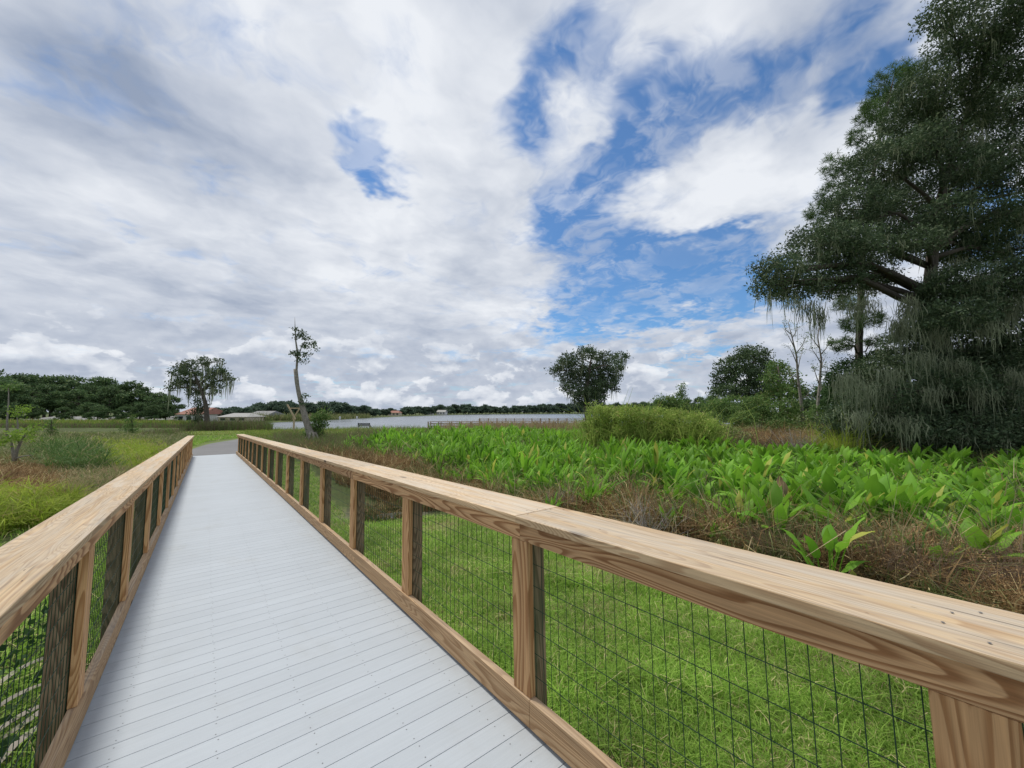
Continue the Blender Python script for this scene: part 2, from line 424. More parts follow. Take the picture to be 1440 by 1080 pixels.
# ------------------------------------------------------------------ footbridge
SL = 0.0272
bridge = empty('footbridge', (0, 0, 0)); bridge.rotation_euler = (-SL, 0, 0)
tag(bridge, 'long timber footbridge with pale grey plank deck and wire mesh railings', 'footbridge')
XR_, XL_ = 1.43, -0.475
Y0, Y1 = -3.15, 27.25
mb = MB(); y = Y0; k = 0
while y < Y1:
    mb.box(XL_-0.02, XR_+0.02, y+0.0014, y+0.1411, -0.026+RS.uniform(0, 0.0008), 0); y += 0.1425; k += 1
mb.build('deck', M['deck'], bridge, bevel=0.0016)
mb = MB()
for jx in (-0.30, 0.12, 0.52, 0.93, 1.30):
    y = Y0
    while y < 9.5:
        for dy in (0.030, 0.112):
            cx = jx+RS.normal(0, 0.006); cy = y+dy+RS.normal(0, 0.003)
            mb.add([(cx+0.0036*math.cos(t), cy+0.0036*math.sin(t), 0.0008) for t in np.linspace(0, 6.283, 7)[:6]], [(0, 1, 2, 3, 4, 5)])
        y += 0.1425
tag(mb.build('screw_heads', M['screw'], bridge), kind='stuff')
for sx in (XL_+0.05, 0.48, XR_-0.05):
    mb = MB(); mb.box(sx-0.04, sx+0.04, Y0, Y1-0.1, -0.30, -0.032); mb.build('joist', M['post'], bridge)
POSTS = [1.65+1.6*k for k in range(-2, 17)]
POSTS = [p if abs(p-0.05) > .01 else -0.012 for p in POSTS if p < 27.2]
for side in (1, -1):
    def X(v):                      # right-hand coordinates, mirrored for the left
        return v if side == 1 else (XR_+XL_)-v
    def bx(mb, x0, x1, *r):
        a, c = sorted((X(x0), X(x1))); mb.box(a, c, *r)
    cap_out = 1.745 if side == 1 else 1.675
    PS = POSTS if side == 1 else [p-0.10 for p in POSTS]
    mb = MB()
    yy = Y0
    while yy < 27.0:
        e = min(yy+4.8, 27.0); bx(mb, XR_-0.012, XR_+0.034, yy+0.001, e-0.001, 0.022, 0.163); yy = e
    rl = mb.build('railing', M['foot'], bridge, bevel=0.003)
    yy = POSTS[0]+0.07; s0 = yy
    while yy < 27.0:
        e = min(yy+3.2, 27.1)
        if e > 26: e = 27.1
        jz = RS.uniform(-0.0015, 0.0015); jx = RS.uniform(-0.004, 0.004)
        mb = MB(); bx(mb, 1.400+jx, cap_out+jx, yy+0.0015, e-0.0015, 1.072+jz, 1.110+jz)
        mb.build('cap_board', M['cap'], rl, bevel=0.004, origin=(X(1.55), yy, 1.09))
        mb = MB(); bx(mb, XR_+jx*0.5, XR_+0.036+jx*0.5, yy+0.001, e-0.001, 0.972, 1.0715)
        mb.build('top_rail', M['rail'], rl, bevel=0.003, origin=(X(1.45), yy, 1.02))
        yy = e
        if yy >= 27.1: break
    mb = MB()
    for py in PS:
        for sx_, dy in ((1.47, .04), (1.60, .10), (1.52, .11), (1.66, .05)):
            if py > 9: continue
            cx, cy = X(sx_+RS.uniform(-.01, .01)), py+dy+RS.uniform(-.01, .01); mb.add([(cx+0.0042*math.cos(t), cy+0.0042*math.sin(t), 1.1122) for t in np.linspace(0, 6.283, 7)[:6]], [(0, 1, 2, 3, 4, 5)])
    tag(mb.build('screw_heads', M['screw'], rl), kind='stuff')
    for i, py in enumerate(PS):
        mb = MB(); gz = -1.5
        bx(mb, XR_+0.045, XR_+0.137, py+0.02, py+0.112, gz, 1.0705)
        mb.build('post', M['post'], rl, bevel=0.004, origin=(X(1.54), py, 0))
        mb = MB(); bx(mb, XR_-0.002, XR_+0.036, py+0.003, py+0.143, 0.164, 0.9715)
        mb.build('batten', M['batten'], rl, bevel=0.0025, origin=(X(1.45), py, 0))
        if i+1 < len(PS):       # welded wire panel of the bay, clamped between post and batten
            y0, y1 = py+0.10, PS[i+1]+0.06; wx = X(XR_+0.0405)
            mb = MB(); yv = y0
            near = py < 9
            nn = 6 if near else 4; rw = 0.0016
            while yv < y1:
                mb.tube([(wx, yv, 0.10), (wx, yv, 1.06)], [rw, rw], nn); yv += 0.0600
            zz = 0.14
            while zz < 1.06:
                sag = 0.003*math.sin(zz*40)
                mb.tube([(wx+0.0028, y0, zz), (wx+0.0028, (y0+y1)/2, zz-abs(sag)), (wx+0.0028, y1, zz)], [rw]*3, nn); zz += 0.118
            mb.build('wire_mesh', M['wire'], rl)

# ------------------------------------------------------------------ foliage generators
def unit(n):
    v = RS.normal(size=(n, 3)); return v/np.linalg.norm(v, axis=1)[:, None]
def leaf_quads(P, L, W, up=0.0, droop=0.0):
    """one pointed rhombus per point"""
    n = len(P); L = np.asarray(L).reshape(-1, 1)*np.ones((n, 1)); W = np.asarray(W).reshape(-1, 1)*np.ones((n, 1))
    a = unit(n); a[:, 2] += up-droop; a /= np.linalg.norm(a, axis=1)[:, None]
    b_ = np.cross(a, unit(n)); b_ /= np.linalg.norm(b_, axis=1)[:, None]+1e-9
    V = np.stack([P, P+a*L*0.45+b_*W*0.5, P+a*L, P+a*L*0.45-b_*W*0.5], 1).reshape(-1, 3)
    return V, np.arange(4*n).reshape(n, 4)
def clump_points(clumps, per_m2, leaf_n, sig):
    """twig points through the shells of the given ellipsoids, each with a spray of leaves"""
    out = []
    for c, r in clumps:
        c = np.array(c, float); r = np.array(r, float)
        area = 4*math.pi*((r[0]*r[1]*r[2])**(2/3.0))
        n = max(5, int(area*per_m2))
        q = unit(n)*(RS.uniform(0.25, 1.0, (n, 1))**0.45)*RS.uniform(0.8, 1.12, (n, 1))
        tw = c+q*r
        pts = np.repeat(tw, leaf_n, 0)+RS.normal(size=(n*leaf_n, 3))*sig*np.array([1, 1, 0.55])
        out.append(pts)
    return np.concatenate(out)
def moss_strands(anchors, L, W, segs=5):
    n = len(anchors); L = np.asarray(L).reshape(-1, 1); W = np.asarray(W).reshape(-1, 1)
    th = RS.uniform(0, math.pi, n); d = np.stack([np.cos(th), np.sin(th), np.zeros(n)], 1)
    sway = RS.normal(0, 0.05, (n, 2)); rows = []
    prof = [0.4, 1.0, 0.75, 0.95, 0.5, 0.06]; ph_ = RS.uniform(0, 6.28, n); am_ = RS.uniform(.01, .05, n)
    for k in range(segs+1):
        t = k/segs; c = anchors.copy(); c[:, 2] -= (L*t)[:, 0]; c[:, 0] += sway[:, 0]*t*2+am_*np.sin(t*7+ph_); c[:, 1] += sway[:, 1]*t*2+am_*np.cos(t*6+ph_)
        w = W*prof[k]/2; rows.append(np.stack([c-d*w, c+d*w], 1))
    V = np.stack(rows, 1).reshape(-1, 3)   # n,(segs+1),2
    base = (np.arange(n)*(segs+1)*2)[:, None]
    f = np.concatenate([base+np.array([[2*k, 2*k+1, 2*k+3, 2*k+2]]) for k in range(segs)], 0)
    return V, f
def limbs(trunk_pts, trunk_r, clumps, r_end=0.03, sub=3, sides=7, wob=0.25):
    mb = MB(); mb.tube(trunk_pts, trunk_r, 12)
    tp = np.array([np.array(p, float) for p in trunk_pts])
    dens = []
    for i in range(len(tp)-1):
        for t in np.linspace(0, 1, 6): dens.append((tp[i]*(1-t)+tp[i+1]*t, trunk_r[i]*(1-t)+trunk_r[i+1]*t))
    for c, r in clumps:
        c = np.array(c, float)
        best = min(dens, key=lambda q: np.linalg.norm(c-q[0])+max(0, q[0][2]-c[2]+0.3)*2.0)
        s, rs = best; dist = np.linalg.norm(c-s)
        r0 = min(rs*0.6, 0.03+dist*0.022); mid = (s+c)/2+np.array([RS.normal(0, wob), RS.normal(0, wob), dist*0.10])*min(1, dist/3)
        q1 = s*0.55+mid*0.45+RS.normal(0, wob*0.3, 3); q2 = mid*0.45+c*0.55
        mb.tube([s, q1, mid, q2, c], [r0, r0*0.85, r0*0.65, r0*0.5, r_end], sides)
        for k in range(sub):
            e = c+unit(1)[0]*np.array(r)*0.85; st = mid*(1-k/max(sub, 1)*0.8)+c*(k/max(sub, 1)*0.8)
            mb.tube([st, (st+e)/2+RS.normal(0, 0.1, 3), e], [r0*0.4+0.006, r0*0.22+0.005, 0.006], 5)
    return mb

def make_tree(name, base, trunk_pts, trunk_r, clumps, leaf, label, cat='tree', group=None, bark='bark', moss=None, sub=3):
    """leaf = (material, twigs per m2, leaves per twig, spread, length, width)"""
    t = empty(name, base); b0 = np.array(base, float)
    tp = [np.array(p)-b0 for p in trunk_pts]; cl = [(np.array(c)-b0, r) for c, r in clumps]
    limbs(tp, trunk_r, cl, sub=sub).build('trunk', M[bark], t, smooth=True)
    mat, per, ln, sig, L, W = leaf
    P = clump_points(cl, per, ln, sig); n = len(P)
    V, f = leaf_quads(P, RS.uniform(0.5, 1.6, n)*L, RS.uniform(0.6, 1.3, n)*W)
    mesh_np('crown', V, f, M[mat], t)
    if moss:
        cnt, Lm, Wm = moss; an = []
        for c, r in cl:
            r = np.array(r); k = max(2, int(cnt*r[0]*r[1]))
            q = unit(k)*RS.uniform(0.4, 1.0, (k, 1)); q[:, 2] = -np.abs(q[:, 2])*0.8+0.15
            seeds = c+q*r
            an.append(np.repeat(seeds, 7, 0)+RS.normal(0, 1, (k*7, 3))*np.array([0.12, 0.12, 0.05])*Lm)
        an = np.concatenate(an); LL = RS.gamma(3, 1/3.0, len(an))*Lm
        V, f = moss_strands(an, LL, RS.uniform(0.5, 1.4, len(an))*Wm)
        mesh_np('hanging_moss', V, f, M['moss'], t)
    tag(t, label, cat, group); return t

def pxclumps(lst, d, dr, ground=None):
    """crown masses: where each one stands by bearing and height at its own distance, with real depth"""
    out = []
    for e in lst:
        x, y, rx, ry = e[:4]; dep = d+(e[4] if len(e) > 4 else RS.uniform(-dr, dr))
        c = wp(x, y, dep); s = dep/FPX
        out.append((c, (rx*s, rx*s*0.9, ry*s)))
    return out

# ------------------------------------------------------------------ the great mossy oak on the right
oak_px = [(1385,25,70,40,-4),(1330,15,34,26,-5),(1440,60,60,60,-4),(1350,95,62,36,-2),(1300,130,45,30),(1425,140,60,50),(1350,165,60,38),(1275,185,52,34),
          (1410,215,45,28),(1235,235,50,34),(1310,240,60,36),(1370,262,34,22,2),(1205,290,46,34),(1262,300,52,36),(1330,310,44,30,2),
          (1150,345,50,30,-2),(1098,378,36,24,-3),(1120,402,40,24,-2),(1080,402,22,16,-3),(1190,350,52,34),(1240,350,46,28),(1180,395,46,24,-1),(1230,395,30,18),
          (1405,322,55,26),(1370,355,44,24),(1430,360,34,20),(1330,350,34,22),
          (1345,425,58,38),(1300,455,34,24),(1400,420,52,42),(1440,470,50,60),(1270,490,38,26),(1350,485,62,40),(1400,520,62,46,-1),(1310,530,58,40,-1),
          (1235,530,40,30,1),(1210,570,36,36,1),(1265,575,52,34,-1),(1335,580,62,38,-2),(1410,590,62,44,-2),(1230,612,40,26,0),(1300,615,60,26,-1),(1380,622,60,26,-1),(1450,620,50,30,-1),
          (1200,590,34,30,-1.5),(1175,600,22,22,-1),(1290,600,50,30,-2.5),(1250,560,34,26,-2.5),(1390,560,44,30,-2.5),(1355,610,50,24,-3),(1340,530,40,22,-3),(1430,600,40,30,-3),(1330,300,40,24,-3),(1360,235,40,26,-3),(1290,340,36,20,-3),(1420,300,44,24,-3),(1350,395,46,22,-3),(1335,450,50,28,-3.2),(1425,250,40,26,-2),(1300,205,44,28,-2.5),(1430,395,40,30,-3),(1510,120,60,70,-2),(1530,300,60,70),(1540,480,70,80),(1520,600,60,50)]
ox = gp(1345, 655, -0.95); D0 = 21.5
ob = wp(1345, 655, D0); ob[2] = -1.0
cl = pxclumps(oak_px, D0, 2.2)
tr = [ob, wp(1338, 560, D0), wp(1322, 470, D0), wp(1306, 415, D0), wp(1312, 350, D0-0.5), wp(1322, 280, D0), wp(1350, 190, D0+0.5), wp(1385, 95, D0-0.5), wp(1400, 20, D0-2)]
oak = make_tree('live_oak', ob, tr, [0.60, 0.46, 0.36, 0.30, 0.24, 0.19, 0.13, 0.09, 0.04], cl, ('oak', 7.0, 27, 0.20, 0.135, 0.068),
      'huge dark live oak draped in grey moss filling the right edge', 'tree', moss=(7.0, 0.55, 0.035), sub=5)
# second stem that leans out to the left and heavier moss curtains
mb = MB()
def lp(*q): return [p-ob for p in q]
mb.tube(lp(wp(1310, 430, D0), wp(1285, 400, D0-0.5), wp(1262, 388, D0-1), wp(1225, 372, D0-1.5), wp(1170, 372, D0-2), wp(1120, 385, D0-2.5)), [0.24, 0.2, 0.16, 0.12, 0.08, 0.03], 9)
mb.tube(lp(wp(1312, 350, D0), wp(1355, 320, D0), wp(1400, 300, D0), wp(1470, 290, D0)), [0.2, 0.15, 0.12, 0.08], 9)
mb.tube(lp(wp(1350, 200, D0), wp(1390, 225, D0), wp(1430, 205, D0), wp(1470, 200, D0)), [0.12, 0.10, 0.09, 0.05], 8)
mb.build('limb', M['bark'], oak, smooth=True)
cur = [(1135,440,10,14,40),(1150,455,8,16,50),(1112,432,8,10,30),(1085,425,6,8,22),(1205,440,12,14,34),(1225,432,8,12,26),(1185,430,8,10,20),
       (1275,440,12,18,44),(1262,465,8,14,36),(1320,395,10,16,30),(1375,205,14,14,26),(1420,225,14,12,26),(1345,380,14,10,30),
       (1190,545,16,12,46),(1222,560,14,12,44),(1250,535,14,12,40),(1205,595,18,10,34),(1268,470,14,14,40),(1320,478,14,12,34),(1385,470,16,12,34),(1270,600,20,10,26),(1370,560,18,10,34),(1428,545,12,16,50),(1310,560,14,10,30),
       (1345,605,24,10,30),(1412,612,22,10,32),(1300,510,16,10,30),(1425,440,10,14,44),(1390,385,16,10,26),(1345,520,14,10,30)]
an = []; LL = []
for x, y, rx, ry, ln in cur:
    dep = (D0-1.6 if y < 432 else D0-3.3)+RS.uniform(-0.8, 0.4); c = wp(x, y-ln*0.35, dep)-ob; s = dep/FPX; k = int(rx*ry*0.22)+8
    q = RS.normal(0, 0.5, (k, 3)); q = q*np.array([rx*s*1.1, rx*s*1.1, ry*s*0.8]); sd = c+q
    an.append(np.repeat(sd, 4, 0)+RS.normal(0, 1, (k*4, 3))*0.10); LL.append(RS.gamma(2.2, 0.45, k*4)*ln*s*0.62*np.exp(-(np.repeat(q[:, 0]/(rx*s), 4)**2)*1.2))
an = np.concatenate(an); LL = np.concatenate(LL)
V, f = moss_strands(an, LL, RS.uniform(0.012, 0.04, len(an))); mesh_np('hanging_moss', V, f, M['moss'], oak)

# pine behind it
def pine_tufts(cl, per, L, mat, parent):
    P = clump_points(cl, per, 1, 0.02); n = len(P); k = 26
    A = np.repeat(P, k, 0); d = unit(n*k); d[:, 2] += 0.35
    d /= np.linalg.norm(d, axis=1)[:, None]; b_ = np.cross(d, unit(n*k)); b_ /= np.linalg.norm(b_, axis=1)[:, None]
    Ls = RS.uniform(0.7, 1.1, (n*k, 1))*L; w = 0.014*L/0.3
    V = np.stack([A-b_*w*0.5, A+b_*w*0.5, A+d*Ls+b_*w*0.5, A+d*Ls-b_*w*0.5], 1).reshape(-1, 3)
    mesh_np('crown', V, np.arange(4*n*k).reshape(-1, 4), mat, parent)
PD = 27.0
pb = wp(1207, 640, PD); pb[2] = -0.95
pcl = pxclumps([(1255,118,34,22),(1285,105,22,16),(1225,160,22,18),(1240,150,26,20),(1262,165,30,24),(1300,200,36,30),(1205,195,16,14),(1220,225,22,18),(1175,235,22,18),(1170,275,24,22),(1150,300,18,16),(1190,320,26,20),(1160,330,18,12),(1240,290,30,24),
                (1200,455,20,14),(1185,485,20,10),(1225,450,20,12),(1195,425,22,14),(1230,480,14,8)], PD, 1.6)
pine = empty('pine_tree', pb)
ptr = [pb-pb, wp(1208, 560, PD)-pb, wp(1208, 480, PD)-pb, wp(1212, 380, PD)-pb, wp(1222, 280, PD)-pb, wp(1240, 180, PD)-pb, wp(1258, 105, PD)-pb]
pc2 = [(c-pb, r) for c, r in pcl]
limbs(ptr, [0.26, 0.24, 0.21, 0.17, 0.13, 0.09, 0.03], pc2, sub=2, sides=6).build('trunk', M['bark'], pine, smooth=True)
pine_tufts(pc2, 7.0, 0.34, M['pine'], pine)
tag(pine, 'tall pine with greener needles rising behind the mossy oak', 'tree')

# dark rounded shrub at the oak's left foot
def make_bush(name, c_list, d, dr, leaf, label, cat='bush', group=None, bark='bark', stems=4):
    cl = pxclumps(c_list, d, dr)
    cx = np.mean([c[0][:2] for c in cl], 0); base = np.array([cx[0], cx[1], hz(*cx)-0.03])
    t = empty(name, base); b0 = base
    mb = MB()
    for k, (c, r) in enumerate(cl):
        s = base+np.array([RS.uniform(-.25, .25), RS.uniform(-.25, .25), 0])
        for q in range(stems):
            e = c+unit(1)[0]*np.array(r)*0.7; mid = (s+e)/2+RS.normal(0, 0.12, 3)
            mb.tube([s-b0, mid-b0, e-b0], [0.035, 0.02, 0.007], 5)
    mb.build('stems', M[bark], t, smooth=True)
    mat, per, ln, sig, L, W = leaf
    P = clump_points([(c-b0, r) for c, r in cl], per, ln, sig); P = P[P[:, 2] > 0.02]; n = len(P)
    V, f = leaf_quads(P, RS.uniform(0.7, 1.3, n)*L, RS.uniform(0.7, 1.2, n)*W, up=0.25)
    mesh_np('foliage', V, f, M[mat], t)
    tag(t, label, cat, group); return t
make_bush('rounded_shrub', [(1200,530,34,30),(1182,560,24,36),(1215,560,34,36),(1195,600,34,26),(1178,535,16,22),(1235,505,20,14)], 26, 0.8, ('darkshrub', 7, 26, 0.15, 0.13, 0.08),
          'rounded dark green shrub between the pine trunk and the bare pale trees', 'shrub')

# tree group left of it
make_tree('broadleaf_tree', gp(1050, 596), [gp(1050, 596), wp(1050, 560, 62), wp(1055, 525, 62), wp(1062, 500, 62)], [0.5, 0.4, 0.28, 0.1],
          pxclumps([(1062,500,22,14),(1035,512,24,14),(1018,530,18,14),(1050,530,26,18),(1078,522,22,18),(1025,550,24,12),(1060,552,28,14),(1088,545,18,14),(1010,545,12,10),(1045,495,12,8)], 62, 2.5),
          ('midtree', 2.4, 12, 0.34, 0.34, 0.20), 'dark round-crowned tree left of the bare pale trees', sub=3)
make_tree('leafy_tree', gp(1098, 600), [gp(1098, 600), wp(1098, 570, 50), wp(1097, 540, 50), wp(1094, 515, 50)], [0.3, 0.24, 0.16, 0.05],
          pxclumps([(1092,515,13,10),(1108,532,14,14),(1085,535,12,12),(1100,553,20,14),(1120,545,10,12),(1080,560,14,10)], 50, 2.0),
          ('shrub', 2.0, 18, 0.34, 0.28, 0.17), 'lighter green tree standing in front of the dark round-crowned tree', sub=3)
def bare_tree(name, pts, d, twigs, label, leaves=60):
    base = wp(pts[0][0], pts[0][1], d); base[2] = hz(base[0], base[1])-0.02
    t = empty(name, base); mb = MB()
    P = [base]+[wp(x, y, d) for x, y in pts[1:]]; P = [p-base for p in P]
    n = len(P); mb.tube(P, list(np.linspace(0.14, 0.02, n)), 8); ends = []
    for (i, dx, dy) in twigs:
        k = min(int(i), n-2); fr = i-k; s = P[k]*(1-fr)+P[k+1]*fr
        e = s+(Rv*dx+np.array([0, 0, 1])*-dy)*d/FPX+Fh*RS.uniform(-.6, .6)
        mid = (s+e)/2+np.array([0, 0, -0.08])*abs(dx)/10+RS.normal(0, 0.05, 3)
        mb.tube([s, mid, e], [0.045, 0.03, 0.010], 6); ends.append(e)
        for q in range(5):
            s2 = mid*(1-q/5)+e*(q/5); e2 = s2+RS.normal(0, 0.3, 3)+np.array([0, 0, 0.25]); mb.tube([s2, (s2+e2)/2+RS.normal(0, .04, 3), e2], [0.015, 0.01, 0.004], 4); ends.append(e2)
    mb.build('trunk', M['palebark'], t, smooth=True)
    e = np.array(ends); A = np.repeat(e, max(1, leaves//10), 0); A = A+RS.normal(0, 0.13, A.shape); m_ = len(A)
    V, f = leaf_quads(A, RS.uniform(.08, .16, m_), RS.uniform(.05, .09, m_)); mesh_np('crown', V, f, M['shrub'], t)
    tag(t, label, 'tree'); return t
bare_tree('bare_tree', [(1130,600),(1127,570),(1122,530),(1120,500),(1114,475),(1108,452)], 34,
          [(1.2,14,-22),(1.6,-14,-30),(2.2,12,-34),(2.6,-12,-26),(3.1,10,-24),(3.4,-14,-30),(4,8,-16),(4.2,-8,-18),(2,-16,-6)], 'bare pale tree with thin upright branches, nearest the round-crowned tree')
bare_tree('bare_tree', [(1150,600),(1150,570),(1153,535),(1155,505),(1150,475),(1152,455)], 32,
          [(1.4,12,-20),(1.8,-10,-30),(2.2,13,-28),(2.8,-14,-24),(3.2,12,-22),(3.5,-12,-18),(4.2,9,-14),(2.4,14,-4)], 'pale thin tree with sparse leaves beside the rounded dark shrub', 110)

# middle mossy tree by the lake
mt = wp(828, 604, 88); mt[2] = -0.95
make_tree('mossy_tree', mt, [mt, wp(826, 575, 88), wp(824, 550, 88), wp(828, 525, 88), wp(832, 500, 88)], [0.9, 0.75, 0.6, 0.42, 0.12],
          pxclumps([(825,497,16,9),(800,505,15,10),(850,503,15,9),(872,502,12,7),(780,522,8,7),(790,514,12,8),(812,518,18,12),(845,520,20,12),(868,515,12,9),(825,535,20,12),(800,532,15,10),(852,536,18,10),(866,530,9,9),(810,550,15,9),(838,552,16,9),(822,490,6,5),(845,545,12,10),(815,560,12,8),(840,560,13,8),(828,552,12,9),(826,568,14,5),(796,545,9,6),(862,545,9,6)], 88, 3),
          ('midtree', 1.5, 11, 0.42, 0.42, 0.26), 'broad mossy tree standing alone by the lake at the centre right', moss=(1.3, 1.6, 0.11), sub=3)
# mossy tree left
lt = wp(291, 606.5, 56); lt[2] = -0.92
make_tree('mossy_tree', lt, [lt, wp(291, 590, 56), wp(290, 572, 56), wp(284, 550, 56), wp(275, 530, 56), wp(268, 515, 56)], [0.42, 0.33, 0.28, 0.22, 0.16, 0.05],
          pxclumps([(262,512,12,6),(285,508,11,6),(250,522,9,7),(270,522,14,7),(247,540,8,6),(258,535,11,7),(305,520,11,6),(308,508,6,4),(296,530,9,6),(318,531,6,4),(304,540,10,6),(276,545,12,14),(280,570,9,14),(276,585,8,12),(312,524,8,4),(325,533,5,2.5),(241,546,5,4),(298,552,7,5)], 56, 1.5),
          ('midtree', 2.4, 16, 0.30, 0.26, 0.16), 'gnarled mossy tree beyond the far end of the left railing', moss=(6.0, 1.4, 0.10), sub=3)
mb = MB(); F_ = [wp(291, 600, 56)-lt, wp(294, 580, 56)-lt, wp(297, 558, 55.6)-lt, wp(304, 540, 55.5)-lt]
# snag with tuft
sb = wp(439, 617, 33); sb[2] = -0.95
snag = empty('broken_tree', sb); mb = MB()
q = lambda x, y, d=33: wp(x, y, d)-sb
mb.tube([q(439,622), q(436,608), q(430,590), q(425,572), q(420,552), q(417,536), q(415,519)], [0.36, 0.31, 0.26, 0.21, 0.17, 0.15, 0.13], 12)
mb.tube([q(420,550), q(418.5,535), q(417,520), q(418,505), q(418.5,497), q(416,480), q(415,462), q(414.5,446)], [0.10, 0.10, 0.09, 0.085, 0.08, 0.06, 0.035, 0.008], 8)
mb.tube([q(421,497), q(424,488), q(430,478), q(436,474)], [0.05, 0.04, 0.025, 0.01], 6)
mb.tube([q(418,505), q(414,500), q(411,499)], [0.04, 0.03, 0.01], 6)
mb.tube([q(425,575), q(430,566), q(432,560)], [0.05, 0.03, 0.01], 6)
for k in range(7):
    a = k*0.9+0.3; e = np.array([math.cos(a)*0.75, math.sin(a)*0.75, -0.1]); mb.tube([e*0.3+np.array([0, 0, 0.9]), e*0.7+np.array([0, 0, .3]), e], [0.10, 0.10, 0.05], 6)
mb.build('trunk', M['palebark'], snag, smooth=True)
cl = [(c-sb, r) for c, r in pxclumps([(424,467,5,4),(420,475,6,5),(430,474,6,5),(436,482,6,5),(443,489,5,3.5),(428,487,7,5),(420,498,8,5),(414,498,4,3),(427,508,6,4),(418,464,4,3),(431,499,5,4),(430,559,5,5),(428,566,4,3)], 33, 0.4)]
P = clump_points(cl, 7, 9, 0.14); n = len(P); V, f = leaf_quads(P, RS.uniform(.12, .24, n), RS.uniform(.08, .14, n)); mesh_np('crown', V, f, M['oak'], snag)
tag(snag, 'tall leaning broken trunk with a leafy tuft on top beyond the railings', 'tree')
make_bush('trunk_shrub', [(449,585,9,10),(456,582,8,8),(447,600,9,9),(441,606,7,7),(452,595,8,8),(434,612,9,7),(446,612,10,7)], 33.6, 0.3, ('shrub', 6, 16, 0.2, 0.17, 0.10), 'green and grey shrub clinging to the broken trunk', 'shrub')

# ------------------------------------------------------------------ woods: prototype trees, then copies
def proto_tree(name, H, Rr, leaf, ncl, bark='bark', moss=None, flat_=0.6, lo=0.35, kr=1.0):
    cl = []
    for k in range(ncl):
        a = k*2.4+RS.uniform(-.4, .4); rr_ = Rr*math.sqrt((k+0.5)/ncl)*0.72; z = H*(lo+(1-lo)*RS.uniform(0.15, 0.88)*(1-0.35*(rr_/Rr)**2))
        cl.append((np.array([math.cos(a)*rr_, math.sin(a)*rr_, z]), (Rr*RS.uniform(.26, .42)*kr, Rr*RS.uniform(.26, .42)*kr, H*RS.uniform(.08, .13)*kr)))
    cl.append((np.array([0, 0, H*0.9]), (Rr*.35, Rr*.35, H*.1)))
    t = make_tree(name, (0, 0, 0), [(0, 0, 0), (RS.normal(0, .2), RS.normal(0, .2), H*.3), (RS.normal(0, .4), RS.normal(0, .4), H*.6), (0, 0, H*.85)], [H*.035, H*.028, H*.018, H*.006], cl, leaf, '', bark=bark, moss=moss, sub=2)
    return t
woods = [proto_tree('oak_tree', 11, 6.5, ('wood1', 1.6, 10, 0.34, 0.50, 0.32), 26, lo=0.14, kr=0.62) for _ in range(3)]
used = set()
def place(protos, i, loc, sc, rz, label, group):
    p = protos[i % len(protos)]
    if id(p) not in used: used.add(id(p)); o = p
    else: o = copy_tree(p)
    o.location = [float(v) for v in loc]; o.scale = sc; o.rotation_euler = (0, 0, rz); tag(o, label, 'tree', group); return o
left = [(-55,545,112),(-30,528,120),(-5,540,108),(22,529,120),(45,532,126),(70,538,122),(95,541,128),(118,545,122),(140,541,132),(160,545,128),(182,549,126),(203,556,124),(222,563,118),(236,566,112),
        (5,545,95),(60,548,112),(105,552,114),(150,556,118),(-80,535,110),(-20,532,135),(12,575,90),(44,572,92),(88,577,91),(124,570,93),(137,574,90),(172,576,92),(196,572,94),(216,577,90),(232,574,93)]
for i, (x, y, d) in enumerate(left):
    b_ = wp(x, 600, d); h = ((598-y)/FPX*d+0.6)*RS.uniform(0.88, 1.08)
    place(woods, i, (b_[0], b_[1], -0.95), (h/11*1.0, h/11*1.0, h/11.3), RS.uniform(0, 6.28), 'dark green spreading oak in the tree belt at the far left', 'oaks of the far left tree belt')
fars = [proto_tree('shore_tree', 10, 5.5, ('far', 0.9, 9, 0.6, 0.95, 0.7), 9, lo=0.05) for _ in range(4)]
fx = [300, 345, 370, 400, 430, 470, 500, 560, 640, 720, 820, 900, 1000]
fd = [96, 110, 125, 128, 135, 150, 172, 245, 372, 450, 548, 560, 500]
ft = [573, 573, 567, 564, 568, 566, 571, 574, 569.5, 571, 568, 567, 568]
xs = 306.0; k = 0
while xs < 1000:
    d = np.interp(xs, fx, fd)+RS.uniform(6, 28); top = np.interp(xs, fx, ft)+RS.uniform(-1.8, 3.0)
    b_ = wp(xs, 580, d); h = (579-top)/FPX*d+2.6
    place(fars, k, (b_[0], b_[1], -1.0), (h/10*1.15, h/10*1.15, h/10.2), RS.uniform(0, 6.28), 'small distant tree on the far shore of the lake', 'trees along the far lake shore')
    xs += RS.uniform(3.2, 6.0)*(1 if xs > 420 else 1.3); k += 1
# tree belt right of the lake, behind the willow thicket
for i, (x, y, d) in enumerate([(905,566,260),(925,563,240),(945,560,230),(968,562,220),(985,559,200),(1003,556,170),(1130,545,110),(1160,540,100),(1240,520,80),(1300,500,70),(1380,480,70),(1460,480,70)]):
    b_ = wp(x, 585, d); h = (582-y)/FPX*d+2.0
    place(woods, i, (b_[0], b_[1], -0.95), (h/11, h/11, h/11.2), RS.uniform(0, 6.28), 'green tree in the belt right of the lake, behind the thicket', 'trees of the belt right of the lake')

blades_todo = []
